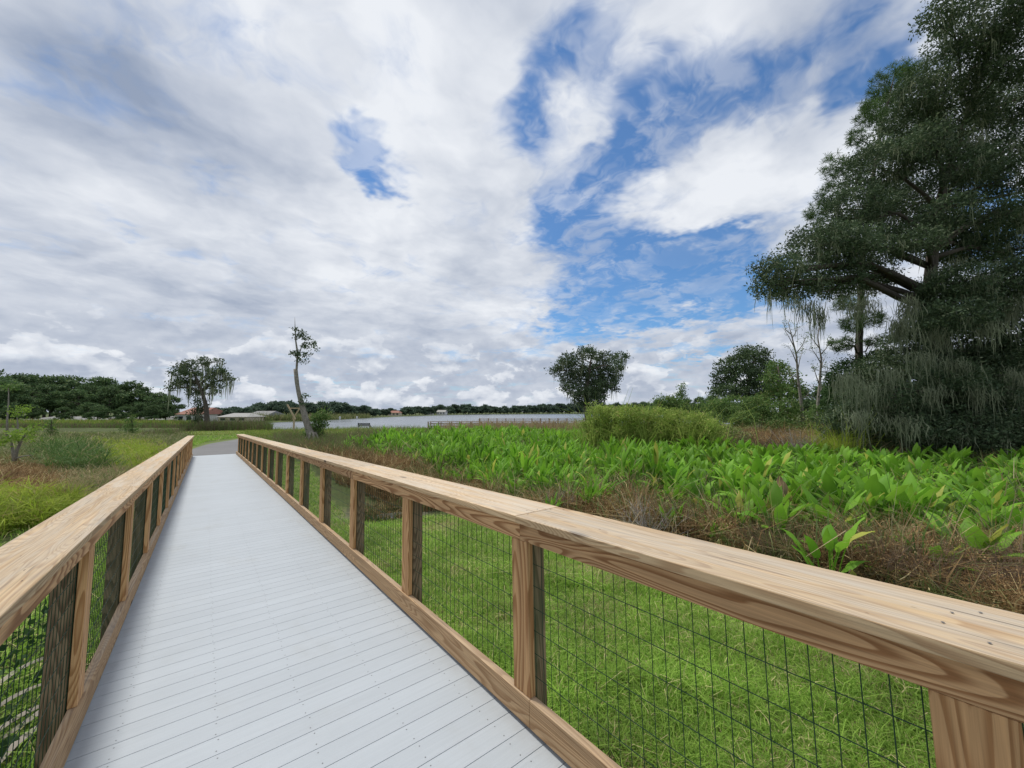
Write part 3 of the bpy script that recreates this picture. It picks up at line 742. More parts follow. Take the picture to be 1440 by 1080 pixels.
# ------------------------------------------------------------------ shrubs and saplings
def bands(specs, d, jit): return pxclumps(specs, d, jit)
wl = ('willow', 9.0, 34, 0.17, 0.20, 0.045)
make_bush('willow_bush', [(842,583,20,14),(835,600,18,12),(855,603,20,12),(862,585,18,13),(848,612,20,10)], 24, 0.8, wl, 'feathery light green bush left of the thicket, beside the pier', 'bush')
make_bush('willow_bush', [(885,584,22,13),(905,590,22,13),(880,602,22,12),(903,610,22,10)], 23, 0.8, wl, 'feathery light green bush in the middle of the willow thicket', 'bush')
make_bush('willow_bush', [(930,586,22,13),(952,590,24,13),(925,605,22,12),(950,610,24,11)], 24, 0.8, wl, 'low olive green bush under the small conical tree', 'bush')
make_bush('willow_bush', [(978,592,20,12),(996,602,20,11),(970,610,20,10),(992,616,20,8)], 22, 0.8, wl, 'low feathery bush at the right end of the willow thicket', 'bush')
make_tree('conical_tree', gp(958, 598), [gp(958, 598), wp(958, 570, 70), wp(958, 545, 70)], [0.2, 0.14, 0.03], pxclumps([(958,545,5,6),(957,554,8,6),(960,563,10,7),(958,572,12,8)], 70, .5), ('shrub', 2.5, 14, .3, .28, .16), 'small conical green tree poking above the willow thicket')
make_bush('thicket_shrub', [(940,565,18,9),(925,572,14,9),(955,573,16,9),(968,580,14,8)], 60, 1, ('shrub', 2, 16, .35, .3, .17), 'olive shrub behind the willow thicket around the conical tree', 'shrub')
sh = ('shrub', 4.2, 22, 0.20, 0.19, 0.10)
make_bush('thicket_shrub', [(1000,570,22,10),(1040,566,26,10),(1080,565,22,10),(1020,580,30,10),(1060,582,30,10)], 54, 1.4, ('shrub', 2.2, 18, .32, .28, .16), 'wide olive green shrub belt right under the crown of the round-crowned tree', 'shrub')
make_bush('thicket_shrub', [(1010,575,22,12),(1030,585,24,13),(1002,590,18,10)], 38, 1.2, sh, 'dense green shrub below the left side of the round-crowned tree', 'shrub')
make_bush('thicket_shrub', [(1062,572,22,14),(1045,590,22,12),(1080,588,20,13)], 36, 1.2, sh, 'dense green shrub below the trunk of the round-crowned tree', 'shrub')
make_bush('thicket_shrub', [(1105,575,20,14),(1120,590,22,14),(1095,600,20,11)], 34, 1.2, sh, 'green shrub at the feet of the bare pale trees', 'shrub')
make_bush('thicket_shrub', [(1150,585,18,16),(1165,600,16,16),(1140,606,18,12)], 30, 1.0, ('shrub', 4.2, 20, 0.18, 0.16, 0.09), 'green shrub between the bare pale trees and the rounded dark shrub', 'shrub')
make_bush('thicket_shrub', [(1020,608,18,10),(1040,612,18,10)], 24, .8, ('olive', 5, 20, 0.16, 0.15, 0.07), 'bright low shrub in front of the thicket, right of the willows', 'shrub')
for i_, (x_, y_, d_) in enumerate(((840,612,24),(890,614,23),(940,616,24),(985,618,22))):
    c_ = gp(x_, y_+12); P = wp(x_, 600, d_)[:2]+RS.normal(0, 1, (900, 2))*np.array([.85, .7])
    blades_todo.append((P, ['leftmost','second','third','rightmost'][i_]))
# conical pine sapling, left shrubs
spx = [(185,586,5,4),(184,592,8,4),(187,598,10,4.5),(184,604,11,5),(188,609,10,4)]
make_tree('pine_sapling', gp(186, 612), [gp(186, 612), wp(186, 600, 42), wp(185, 583, 42)], [0.08, 0.06, 0.02], pxclumps(spx, 42, .2), ('shrub', 5, 14, .14, .22, .05), 'small conical pine sapling standing in the left marsh', 'tree')
make_tree('pine_sapling', gp(72, 616), [gp(72, 616), wp(72, 600, 36), wp(72, 590, 36)], [0.06, 0.04, 0.02], pxclumps([(72,592,4,3),(72,597,6,4),(70,604,8,5),(74,609,8,4)], 36, .2), ('reed', 5, 14, .14, .2, .05), 'low dark sapling left of the conical pine sapling', 'tree')
def small_tree(name, base, limbs_, cl, d, lab, leaf=('bright', 9, 12, 0.10, 0.12, 0.06)):
    b0 = wp(base[0], base[1], d); b0[2] = hz(b0[0], b0[1]); t = empty(name, b0); mb = MB()
    for pts, r0 in limbs_:
        P = [wp(x, y, d)-b0 for x, y in pts]; mb.tube(P, list(np.linspace(r0, r0*.25, len(P))), 7)
    mb.build('trunk', M['palebark'], t, smooth=True)
    C_ = [(c-b0, r) for c, r in pxclumps(cl, d, .4)]; P = clump_points(C_, leaf[1], leaf[2], leaf[3]); n = len(P)
    V, f = leaf_quads(P, RS.uniform(.7, 1.3, n)*leaf[4], RS.uniform(.7, 1.2, n)*leaf[5]); mesh_np('crown', V, f, M[leaf[0]], t); return tag(t, lab, 'tree')
small_tree('marsh_tree', (20, 648), [([(20,648),(23,635),(28,624),(33,615),(38,606)], .07), ([(20,648),(18,634),(16,622),(14,612)], .06), ([(21,645),(34,641),(46,640)], .035), ([(28,624),(22,616),(20,606)], .03)],
           [(12,618,16,5),(30,614,14,5),(42,606,12,6),(20,608,12,4),(5,624,12,4),(52,603,8,4)], 15, 'small bright-leaved tree with white stems in the left marsh')
small_tree('marsh_tree', (10, 616), [([(10,616),(10,590),(12,565),(12,545)], .09), ([(12,548),(4,546),(-4,548)], .04), ([(12,545),(17,538)], .03)],
           [(12,541,12,4),(0,545,10,3),(20,543,8,3)], 34, 'thin tall pale pole-like tree at the far left edge', ('shrub', 4, 10, .2, .2, .1))
small_tree('marsh_tree', (24, 612), [([(24,612),(25,598),(24,586),(26,578)], .07), ([(22,612),(30,602)], .05)],
           [(26,577,12,6),(32,572,8,4),(18,583,7,3)], 32, 'short light green tree between the pole-like tree and the oaks', ('bright', 4, 10, .2, .16, .09))

# ------------------------------------------------------------------ grasses and weeds (uncountable cover)
def sample(poly, n, rmin=1.2, power=1.0):
    """points in a ground polygon, thinning with distance"""
    poly = np.array(poly); bx0, by0 = poly.min(0); bx1, by1 = poly.max(0)
    corners = np.concatenate([poly, [[bx0, by0], [bx1, by1], [bx0, by1], [bx1, by0]]])
    r = np.linalg.norm(poly, axis=1); r1 = r.max()*1.02; r0 = max(rmin, dpoly(np.zeros((1, 2)), poly)[0] if not inpoly(np.zeros((1, 2)), poly)[0] else rmin)
    th = np.arctan2(poly[:, 0], poly[:, 1]); t0, t1 = th.min(), th.max()
    out = []; tot = 0
    for _ in range(60):
        k = n*2; R2 = np.exp(RS.uniform(math.log(r0), math.log(r1), k)); T2 = RS.uniform(t0, t1, k)
        P = np.stack([R2*np.sin(T2), R2*np.cos(T2)], 1); P = P[inpoly(P, poly)]; out.append(P); tot += len(P)
        if tot >= n: break
    return np.concatenate(out)[:n]
def blades(name, P, h, w, mat, lean=0.35, curl=0.5, kind='stuff', label=None, cat='grass', jitter=0.35, grow=0.0, tip=0.12, parent=None, zoff=0, tuss=0.45):
    n = len(P); d = np.linalg.norm(P, axis=1)
    z = height(P)+zoff; base = np.concatenate([P, z[:, None]], 1)
    hv = np.clip(1+tuss*(vnoise(P, 2.1, 6)+0.6*vnoise(P, 5.3, 2)), 0.25, 2.2)
    hh = (h*RS.uniform(1-jitter, 1+jitter, n)*hv)[:, None]; ww = (w*RS.uniform(.7, 1.3, n)*(1+grow*d))[:, None]
    th = RS.uniform(0, 2*math.pi, n); dirv = np.stack([np.cos(th), np.sin(th), np.zeros(n)], 1)
    ph = RS.uniform(0, math.pi, n); side = np.stack([np.cos(ph), np.sin(ph), np.zeros(n)], 1)
    le = (lean*RS.uniform(0.1, 1.4, n))[:, None]
    p1 = base+np.array([0, 0, 1])*hh*0.55+dirv*hh*le*0.45
    p2 = base+np.array([0, 0, 1])*hh*(1-curl*le*0.6)+dirv*hh*le*(1+curl)
    V = np.stack([base-side*ww*.5, base+side*ww*.5, p1-side*ww*.42, p1+side*ww*.42, p2-side*ww*tip, p2+side*ww*tip], 1).reshape(-1, 3)
    b_ = (np.arange(n)*6)[:, None]
    f = np.concatenate([b_+np.array([[0, 1, 3, 2]]), b_+np.array([[2, 3, 5, 4]])], 0)
    o = mesh_np(name, V, f, M[mat], parent)
    if parent is None: tag(o, label, cat, kind=kind)
    return o
def gpoly(pts, z=-0.95): return [tuple(gp(x, y, z)[:2]) for x, y in pts]
for P, w_ in blades_todo:
    blades('wispy_shoots', P[::2], 2.1, 0.034, 'willow', 0.45, 0.8, label='wispy upright shoots growing through the '+w_+' bush of the willow thicket', cat='shoots', tuss=.6)
# lawn beside the bridge
P = sample(LAWN, 190000, 1.9)
dd = np.linalg.norm((P-POND)*np.array([0.8, 1.0]), axis=1); P = P[dd > 0.95+0.25*RS.uniform(0, 1, len(P))]
bare = vnoise(P, 1.1, 9)*0.7+vnoise(P, 3.1, 4)*0.5+RS.normal(0, .3, len(P)); P1 = P[bare < 0.62]; P2 = P[(bare > 0.35)]
blades('dry_lawn_grass', P2[::2], 0.07, 0.005, 'tan', 0.9, 0.6, label='thin dry patches of pale grass in the lawn', grow=0.10)
blades('lawn_grass', P1, 0.085, 0.0055, 'lawn', 0.8, 0.6, label='short mown lawn grass beside the right railing', grow=0.10)
tl = P[(vnoise(P, 0.9, 3) > 0.25)][:14000]
blades('lawn_tufts', tl, 0.15, 0.006, 'lawn', 0.9, 0.8, label='longer grass tufts in the lawn beside the right railing', grow=0.08)
# under the left railing and the left bank
LB = [(-0.8, -2), (-0.8, 27), (-4.5, 27), (-7, 14), (-6, 6), (-4, 1), (-3, -2)]
blades('bank_grass', sample(LB, 60000, 1.5), 0.20, 0.008, 'lawn', 0.8, 0.7, label='green grass on the bank along the left railing', grow=0.08)
tq = np.linspace(0, 6.283, 1500); PP = POND+np.stack([np.cos(tq)*.62, np.sin(tq)*.52], 1)*RS.uniform(.85, 1.5, (1500, 1))
blades('swale_weeds', PP[::2], .34, .014, 'brown', .6, .7, label='brown weeds ringing the small puddle beside the bridge', cat='weeds')
blades('swale_grass', PP[1::2], .30, .014, 'reed', .6, .7, label='dark grass ringing the small puddle beside the bridge', cat='grass')
# mown strip far away
blades('strip_grass', sample(STRIP, 26000, 20), 0.13, 0.035, 'meadow', 0.7, 0.5, label='low grass on the mown strip before the lake', grow=0.0)
VERGE = [(-1.0, 26.5), (-6, 40), (-8, 52), (6, 52), (0.2, 41), (-0.9, 33), (-0.9, 28)]
VERGE2 = [(1.9, 27), (2.0, 33), (3.0, 37), (6, 42), (10, 47), (14, 50), (11, 42), (6, 33), (4, 27)]
for nm, vg in (('left', VERGE), ('right', VERGE2)):
    blades('verge_grass', sample(vg, 9000, 20), 0.16, 0.03, 'lawn', 0.7, 0.5, label='bright grass on the %s verge of the asphalt path' % nm)
# right side: dry brown weeds between lawn and broad-leaved plants
DRY = [(7.2, -3), (7.3, 2), (6.7, 6), (5.9, 9), (4.6, 12.0), (3.9, 15), (4.2, 20), (4.5, 27)]+gpoly([(415,632),(470,640),(560,655),(650,675),(760,700),(880,722),(1000,742),(1150,765),(1300,790),(1440,800),(1520,800)])
P = sample(DRY, 30000, 4); sel = RS.uniform(0, 1, len(P)); zn = vnoise(P, 0.8, 2)*0.9+vnoise(P, 2.2, 7)*0.5+RS.normal(0, .2, len(P))
blades('dry_weeds', P[zn < 0.36], 0.56, 0.015, 'brown', 0.6, 0.7, label='tangle of dry brown weeds behind the right railing', cat='dry weeds', grow=0.04, tuss=.6)
blades('green_weeds', P[zn >= 0.36], 0.46, 0.013, 'olive', 0.7, 0.7, label='olive green weeds among the dry brown ones', cat='weeds', grow=0.05)
# seed specks that make the dry weeds feathery
Q = P[zn < 0.2]; Q = Q[RS.permutation(len(Q))[:9000]]
pt = np.concatenate([Q, (height(Q)+RS.uniform(0.15, 0.62, len(Q)))[:, None]], 1); pt = np.repeat(pt, 7, 0)+RS.normal(0, 0.06, (len(Q)*7, 3))
V, f = leaf_quads(pt, RS.uniform(.02, .05, len(pt)), RS.uniform(.008, .016, len(pt)))
tag(mesh_np('dry_seed_heads', V, f, M['brown']), 'tiny dry seed heads over the brown weeds', 'seed heads', kind='stuff')
# meadow between broad-leaved plants and the lake
MEAD = gpoly([(345,616),(400,640),(470,650),(560,630),(640,614),(700,608),(830,606),(830,603.5),(620,605),(345,606)])
P = sample(MEAD, 36000, 20); xx = px_x(np.concatenate([P, np.full((len(P), 1), -.9)], 1)); dist = np.linalg.norm(P, axis=1)
mv = (np.abs(dist-34) < 13+vnoise(P, .3, 5)*5) & (xx > 385) & (xx < 640)
blades('mauve_weeds', P[mv], 0.60, 0.022, 'mauve', 0.6, 0.5, label='brownish weeds around the foot of the broken trunk', cat='weeds', jitter=.5)
blades('meadow_grass', P[~mv], 0.28, 0.030, 'meadow', 0.6, 0.5, label='green meadow grass before the lake shore', cat='grass')
BACK = gpoly([(820,618),(1000,640),(1200,652),(1500,668),(1500,625),(1300,622),(1180,614),(1000,606),(900,604),(820,604)])
blades('tall_grass', sample(BACK, 26000, 10), 0.75, 0.022, 'olive', 0.55, 0.6, label='tall olive grass behind the broad-leaved plants', cat='grass', grow=0.01)
TH = gpoly([(1000,628),(1060,640),(1190,646),(1215,632),(1150,622),(1050,616)])
blades('dry_thicket', sample(TH, 7000, 10), 1.35, 0.018, 'brown', 0.85, 0.8, label='grey-brown dry thicket in front of the pale trees', cat='thicket')
FR = gpoly([(1180,650),(1290,655),(1460,662),(1460,645),(1300,640),(1190,636)])
blades('oak_undergrowth', sample(FR, 9000, 10), 0.9, 0.02, 'reed', 0.8, 0.8, label='dark undergrowth below the great oak', cat='undergrowth')
blades('pale_stalks', sample(gpoly([(1170,650),(1400,655),(1400,640),(1170,635)]), 130, 10), 1.9, 0.02, 'tan', 0.6, 0.5, label='sparse pale dry stalks in front of the great oak', cat='stalks')
SHORE = gpoly([(600,606.5),(700,606.5),(825,605),(825,603),(700,603.5)])
blades('shore_reeds', sample(SHORE, 5000, 20), 1.0, 0.04, 'tan', 0.3, 0.3, label='tan reeds around the wooden pier', cat='reeds')
blades('shore_reeds', sample(gpoly([(660,600),(760,599.5),(840,598.5),(840,596.5),(760,597.5),(660,598.5)], -1.1), 2500, 20), 1.3, 0.05, 'tan', 0.3, 0.3, label='tan reeds between the two arms of the pier', cat='reeds')
blades('shore_reeds', sample(gpoly([(345,605.2),(430,605.6),(520,605.4),(600,604.8),(600,604.2),(345,604.6)]), 1600, 20), .45, 0.03, 'meadow', 0.4, 0.3, label='thin grass along the near lake shore', cat='reeds')
blades('shore_reeds', sample(gpoly([(250,606),(330,606),(385,606),(375,603),(300,602)]), 5000, 20), 1.1, 0.04, 'mauve', 0.3, 0.3, label='brownish reeds at the foot of the left mossy tree', cat='reeds')
blades('shore_reeds', sample([tuple(wp(x, 590, d)[:2]) for x, d in ((350, 100), (385, 112), (430, 122), (480, 147), (520, 185), (520, 195), (430, 132), (350, 112))], 6000, 20), 1.5, 0.14, 'olive', 0.3, 0.3, label='green reeds on the far left shore of the lake', cat='reeds')
# left marsh: patches
ML = gpoly([(-60,612),(-60,760),(60,735),(150,690),(235,645),(268,622),(262,613)])
P = sample(ML, 52000, 4); X3 = np.concatenate([P, np.full((len(P), 1), -.95)], 1)
xx = px_x(X3); dv = X3-np.array([0, 0, EYE]); yy = 540-FPX*(dv@Uv)/(dv@Fv)
nz = RS.normal(0, 1, len(P))*4+vnoise(P, 0.7, 3)*9; nx = xx+nz*2.0; ny = yy+nz
zone = np.zeros(len(P), int)
zone[(ny > 700)] = 1                                   # bright grass in front
zone[(ny > 655) & (ny <= 705) & (nx < 75)] = 2         # dead brown patch
zone[(ny > 662) & (ny <= 705) & (nx >= 75) & (nx < 130)] = 3
zone[(ny > 640) & (ny <= 720) & (nx >= 125)] = 4       # tan grass along the railing
zone[(ny > 625) & (ny <= 662) & (nx >= 140) & (nx < 232)] = 5
zone[(ny > 632) & (ny <= 664) & (nx >= 60) & (nx < 140)] = 6
specs = {0: ('olive', .46, .024, 'mixed olive weeds of the left marsh'), 1: ('yellowgrass', .46, .019, 'bright yellow-green grass in front in the left marsh'), 2: ('brown', .45, .014, 'dead brown patch of weeds in the left marsh'),
         3: ('tan', .4, .012, 'whitish dry weeds between the brown patch and the railing'), 4: ('tan', .45, .016, 'tan grass along the left railing'), 5: ('yellowgrass', .42, .026, 'yellow-green grass patch beside the left railing, farther off'), 6: ('reed', .66, .028, 'dark green reeds in the middle of the left marsh')}
for k, (mt_, h_, w_, lb) in specs.items():
    q = P[zone == k]
    if k in (3, 4):
        blades('marsh_weeds', q[::2], h_, w_, 'olive', 0.8, 0.7, label='green weeds mixed into the '+lb, cat='weeds', grow=.02); q = q[1::2]
    blades('marsh_weeds', q, h_, w_, mt_, 0.8, 0.7, label=lb, cat='weeds', grow=.02)
BL = [tuple(wp(x, 600, d)[:2]) for x, d in ((-60, 62), (90, 62), (285, 62), (285, 80), (90, 88), (-60, 88))]
P = sample(BL, 26000, 20); dist = P@Fh[:2]
blades('reed_belt', P[dist < 70], 0.50, 0.07, 'mauve', 0.25, 0.3, label='brownish belt of tall grass behind the left mown strip', cat='grass')
blades('reed_belt', P[dist >= 70], 0.72, 0.09, 'meadow', 0.25, 0.3, label='green belt of tall grass before the left houses', cat='grass')
# low creeping leaves under the left railing
P = sample([(-1.0, 2.5), (-3.2, 3.0), (-4.0, 7), (-1.0, 7.5)], 3800, 1.5); keep = vnoise(P, 1.6, 1)+RS.normal(0, .3, len(P)) > 0.0; P = P[keep]
pt = np.concatenate([P, (height(P)+RS.uniform(0.1, 0.4, len(P)))[:, None]], 1); V, f = leaf_quads(pt, RS.uniform(.05, .10, len(pt)), RS.uniform(.04, .07, len(pt)), up=-.1)
tag(mesh_np('creeping_leaves', V, f, M['darkshrub']), 'low dark creeping leaves seen through the left mesh', 'ground cover', kind='stuff')
# pale dead fronds lying there
for i, (x, y) in enumerate(((34,952),(20,985),(48,1000),(14,1022),(60,1030))):
    c = gp(x, y, -0.85); mb = MB(); a = 0.9+RS.uniform(-.4, .4); L = RS.uniform(.35, .75)
    dv = np.array([math.cos(a), math.sin(a)]); nv = np.array([-dv[1], dv[0]]); vs = []
    for k in range(7):
        t = k/6; wd = 0.024*math.sin(math.pi*(0.08+0.88*t))+0.004; cc = c[:2]+dv*(t-.5)*L+nv*0.09*math.sin(t*3+i*1.7); z0 = hz(cc[0], cc[1])+0.09+0.05*math.sin(t*3.1)
        for sg, dz in ((-1, 0), (0, .018), (1, 0)): vs.append((cc[0]+nv[0]*wd*sg, cc[1]+nv[1]*wd*sg, z0+dz))
    fs = [(k*3+j, k*3+j+1, k*3+j+4, k*3+j+3) for k in range(6) for j in range(2)]
    mb.add(vs, fs); o = mb.build('dead_frond', M['deadwood']); md_ = o.modifiers.new('t', 'SOLIDIFY'); md_.thickness = .004
    tag(o, 'pale dead frond lying on the grass below the left railing', 'dead frond', 'dead fronds below the left railing')

# ------------------------------------------------------------------ broad-leaved marsh plants
def plant_mesh(nl, hgt, L, W, spread, segs=6, wither=False):
    V = []; F = []
    for k in range(nl):
        a = k*2.39996+RS.uniform(-.5, .5); tilt = RS.uniform(0.10, 1.0)**1.1*spread
        d = np.array([math.cos(a), math.sin(a), 0.0]); up = np.array([0, 0, 1.0]); s = np.array([-d[1], d[0], 0.0])
        h = hgt*RS.uniform(.35, 1.05); base = d*RS.uniform(0, .10)+s*RS.uniform(-.08, .08)
        p0 = base; p1 = base+up*h*.6+d*h*tilt*.18; p2 = base+up*h+d*h*tilt*.45
        n0 = len(V); w = 0.009
        for p in (p0, p1, p2): V += [p-s*w, p+s*w, p+d*w*1.4]
        for j in range(2):
            for e in range(3): F.append((n0+j*3+e, n0+j*3+(e+1) % 3, n0+j*3+3+(e+1) % 3, n0+j*3+3+e))
        l = L*RS.uniform(.75, 1.2); wd = W*RS.uniform(.8, 1.2); ang = (math.pi/2)-tilt*RS.uniform(.5, 1.1); tw = RS.uniform(-.5, .5)
        if wither: ang = RS.uniform(-1.4, .1)
        c = p2.copy(); s2 = s*math.cos(tw)+up*math.sin(tw)*.6; n0 = len(V)
        for j in range(segs+1):
            t = j/segs; wj = wd*.5*(math.sin(math.pi*min(1, t*.93+.05)**.72))*(1-.12*t)
            if j == segs: wj = .002
            dirv = d*math.cos(ang)+up*math.sin(ang); nrm = np.cross(s2, dirv); nrm /= np.linalg.norm(nrm)
            rip = 0.012*math.sin(t*9+k)
            V += [c-s2*wj+nrm*(wj*.35+rip), c, c+s2*wj+nrm*(wj*.35-rip)]
            c = c+dirv*l/segs; ang -= RS.uniform(.02, .28)*(0.6+tilt)*(1.6 if wither else 1)
        for j in range(segs):
            for e in range(2): F.append((n0+j*3+e, n0+j*3+e+1, n0+j*3+e+4, n0+j*3+e+3))
    return np.array(V), np.array(F)
variants = [plant_mesh(12, .62, .46, .19, .85) for _ in range(4)]+[plant_mesh(15, .72, .56, .12, .75) for _ in range(3)]
BROAD = gpoly([(480,640),(560,655),(650,698),(760,735),(880,758),(1000,788),(1150,820),(1300,846),(1440,858),(1560,862),(1560,668),(1300,656),(1150,648),(1000,636),(900,628),(830,620),(740,612),(640,611),(560,616),(490,626)])
cand = sample(BROAD, 5600, 5)
blades('mixed_weeds', sample(BROAD, 4200, 5), .80, .013, 'olive', .5, .7, label='thin olive stems mixed through the broad-leaved stand', cat='weeds', grow=.03, tuss=.5)
blades('mixed_reeds', sample(BROAD, 2200, 5), .85, .02, 'reed', .4, .7, label='dark green reeds mixed through the broad-leaved stand', cat='reeds', grow=.03, tuss=.5)
# poisson-like thinning
keepP = []; gridd = {}
for p in cand:
    r = np.linalg.norm(p); md_ = 0.30+0.010*r; key = (int(p[0]//1.0), int(p[1]//1.0)); ok = True
    for a in (-1, 0, 1):
        for b_ in (-1, 0, 1):
            for q2 in gridd.get((key[0]+a, key[1]+b_), ()):
                if (q2[0]-p[0])**2+(q2[1]-p[1])**2 < md_*md_: ok = False; break
            if not ok: break
        if not ok: break
    if ok: gridd.setdefault(key, []).append(p); keepP.append(p)
keepP = np.array(keepP)
fr0 = dpoly(keepP, BROAD); gapn = vnoise(keepP, 0.75, 4)*0.8+vnoise(keepP, 1.9, 8)*0.5
x0_ = px_x(np.concatenate([keepP, np.full((len(keepP), 1), -.5)], 1))
thick = np.exp(-((x0_-890)/70.0)**2)*np.exp(-((keepP@Fh[:2]-9.5)/3.0)**2)*1.5
drop = (gapn > 0.58) | (gapn+thick > 0.85) | ((fr0 < 1.6) & (RS.uniform(0, 1, len(keepP)) < 0.42*(1.6-fr0)+0.05+0.45*(gapn > 0.1)))
GAPS = keepP[drop]; keepP = keepP[~drop]; keepP = keepP[np.argsort(keepP@Fh[:2])]
front = dpoly(keepP, BROAD)
vis = px_x(np.concatenate([keepP, np.full((len(keepP), 1), -.5)], 1)) < 1475
pm = []
for V, F_ in variants:
    me = bpy.data.meshes.new('marsh_plant'); me.from_pydata([tuple(v) for v in V], [], [tuple(f) for f in F_]); me.update(); me.materials.append(M['broad'])
    me.polygons.foreach_set('use_smooth', np.ones(len(me.polygons), bool)); pm.append(me)
cnt = 0; restV = []; restF = []; off = 0
for p, v_, fr in zip(keepP, vis, front):
    far_ = math.hypot(*p); bx_ = float(px_x(np.array([[p[0], p[1], -.5]]))[0])
    ch = RS.randint(0, 4) if (bx_ > 940 or RS.uniform() < .15) else 4+RS.randint(0, 3)
    s = RS.uniform(.68, 1.22)*(0.78 if fr < .6 else 1.0)*(1+0.22*float(vnoise(np.array([p]), 0.9, 11)[0])); rz = RS.uniform(0, 6.28)
    z = hz(*p)
    if v_ and cnt < 295:
        o = bpy.data.objects.new('marsh_plant', pm[ch]); COL.objects.link(o); o.location = (p[0], p[1], z); o.rotation_euler = (RS.normal(0, .07), RS.normal(0, .07), rz); o.scale = (s, s, s*RS.uniform(.9, 1.1))
        tag(o, 'lush broad-leaved green marsh plant in the stand behind the right railing', 'plant', 'broad-leaved marsh plants behind the right railing'); cnt += 1
    else:
        V, F_ = variants[ch]; c, s_ = math.cos(rz), math.sin(rz); Q = V*s
        restV.append(np.stack([Q[:, 0]*c-Q[:, 1]*s_+p[0], Q[:, 0]*s_+Q[:, 1]*c+p[1], Q[:, 2]+z], 1)); restF.append(F_+off); off += len(V)
tag(mesh_np('marsh_plants', np.concatenate(restV), np.concatenate(restF), M['broad'], smooth=True), 'far part of the stand of broad-leaved green marsh plants', 'plants', kind='stuff')
G1 = np.repeat(GAPS, 26, 0)+RS.normal(0, .28, (len(GAPS)*26, 2)); hs = RS.uniform(0, 1, len(G1))
blades('gap_weeds', G1[hs < .45], .85, .016, 'olive', .6, .7, label='olive weeds in the gaps of the broad-leaved stand', cat='weeds', grow=.02)
blades('gap_weeds', G1[(hs >= .45) & (hs < .8)], .75, .015, 'brown', .7, .8, label='brown dead stems in the gaps of the broad-leaved stand', cat='weeds', grow=.02)
blades('gap_weeds', G1[hs >= .8], .95, .016, 'tan', .6, .9, label='pale dry stems in the gaps of the broad-leaved stand', cat='weeds', grow=.02)
# the odd ones
def one_plant(name, x, y, mat, args, label, cat='plant', sc=1.0, z=0, wither=False):
    V, F_ = plant_mesh(*args, wither=wither); p = gp(x, y, -.95)
    o = mesh_np(name, V*sc, F_, M[mat], smooth=True); o.location = (p[0], p[1], hz(p[0], p[1])+z); return tag(o, label, cat)
one_plant('marsh_plant', 1165, 838, 'broad', (11, .75, .44, .17, .9), 'leafy plant with yellowing leaves standing forward in the dry weeds')
one_plant('withered_plant', 1172, 850, 'withered', (6, .45, .30, .12, 1.1), 'withered yellow-brown leaves at the foot of the forward leafy plant', wither=True)
one_plant('withered_plant', 1095, 745, 'withered', (9, 1.05, .36, .12, 1.0), 'crumpled pale brown dead leaves in the midst of the green stand', wither=True)
one_plant('withered_plant', 960, 745, 'withered', (7, .6, .28, .10, 1.0), 'small withered plant at the left edge of the dry weeds', wither=True)
one_plant('withered_plant', 1290, 800, 'withered', (8, .7, .34, .12, 1.0), 'withered leaves hanging under the green stand at the right', wither=True)
one_plant('withered_plant', 1020, 770, 'withered', (8, .6, .30, .10, 1.0), 'withered brown plant in the dry weeds below the middle of the stand', wither=True)
one_plant('marsh_plant', 1235, 830, 'broad', (7, .42, .34, .14, 1.0), 'low leafy plant in the dry weeds right of the yellowing one')
one_plant('marsh_plant', 1010, 780, 'broad', (6, .35, .26, .10, 1.0), 'small leafy plant in the dry weeds left of the yellowing one')
one_plant('marsh_plant', 905, 762, 'broad', (6, .25, .22, .09, .9), 'small young leafy plant just above the railing cap')
def twig_bush(name, x, y, z0, n, hgt, spread, mat, label, r=.006):
    p = gp(x, y, -.95); mb = MB()
    for k in range(n):
        a = RS.uniform(0, 6.28); sp = RS.uniform(.1, 1)*spread; h = hgt*RS.uniform(.5, 1.1)
        b0 = np.array([RS.normal(0, .12), RS.normal(0, .12), 0]); e = b0+np.array([math.cos(a)*sp, math.sin(a)*sp, h]); mid = (b0+e)/2+np.array([RS.normal(0, .05), RS.normal(0, .05), .06])
        mb.tube([b0, mid, e], [r, r*.7, r*.3], 4)
        for q_ in range(4):
            s = mid*(1-q_/4)+e*(q_/4); e2 = s+RS.normal(0, .12, 3)+np.array([0, 0, .1]); mb.tube([s, (s+e2)/2, e2], [r*.5, r*.4, r*.2], 3)
    o = mb.build(name, M[mat]); o.location = (p[0], p[1], hz(p[0], p[1])+z0); return tag(o, label, 'dry bush')
twig_bush('dry_bush', 905, 775, 0, 46, .95, .75, 'greytwig', 'bleached grey twiggy bush just above the railing cap')
twig_bush('dry_bush', 950, 765, 0, 60, .9, .55, 'browntwig', 'brown twiggy bush right of the bleached grey one')
twig_bush('dry_bush', 1080, 800, 0, 80, .75, .6, 'browntwig', 'brown twiggy bush left of the forward leafy plant', .004)
twig_bush('dry_bush', 1240, 835, 0, 90, .85, .8, 'browntwig', 'brown twiggy bush right of the forward leafy plant', .004)
twig_bush('dry_bush', 780, 735, 0, 50, .7, .5, 'greytwig', 'small grey twiggy bush behind the bright grass tuft', .004)
twig_bush('dry_bush', 1440, 870, 0, 110, .9, .9, 'browntwig', 'dense brown twiggy bush cut by the right edge above the railing', .004)
twig_bush('dry_bush', 1320, 850, 0, 90, .8, .9, 'browntwig', 'low brown twiggy bush in front of the stand near the right edge', .004)
twig_bush('dry_bush', 1120, 648, 0, 70, 1.7, 1.6, 'greytwig', 'grey tangled dry bush in front of the thicket of pale trees', .012)
twig_bush('dry_bush', 1070, 642, 0, 60, 1.4, 1.5, 'browntwig', 'brown tangled dry bush left of the grey one before the thicket', .012)
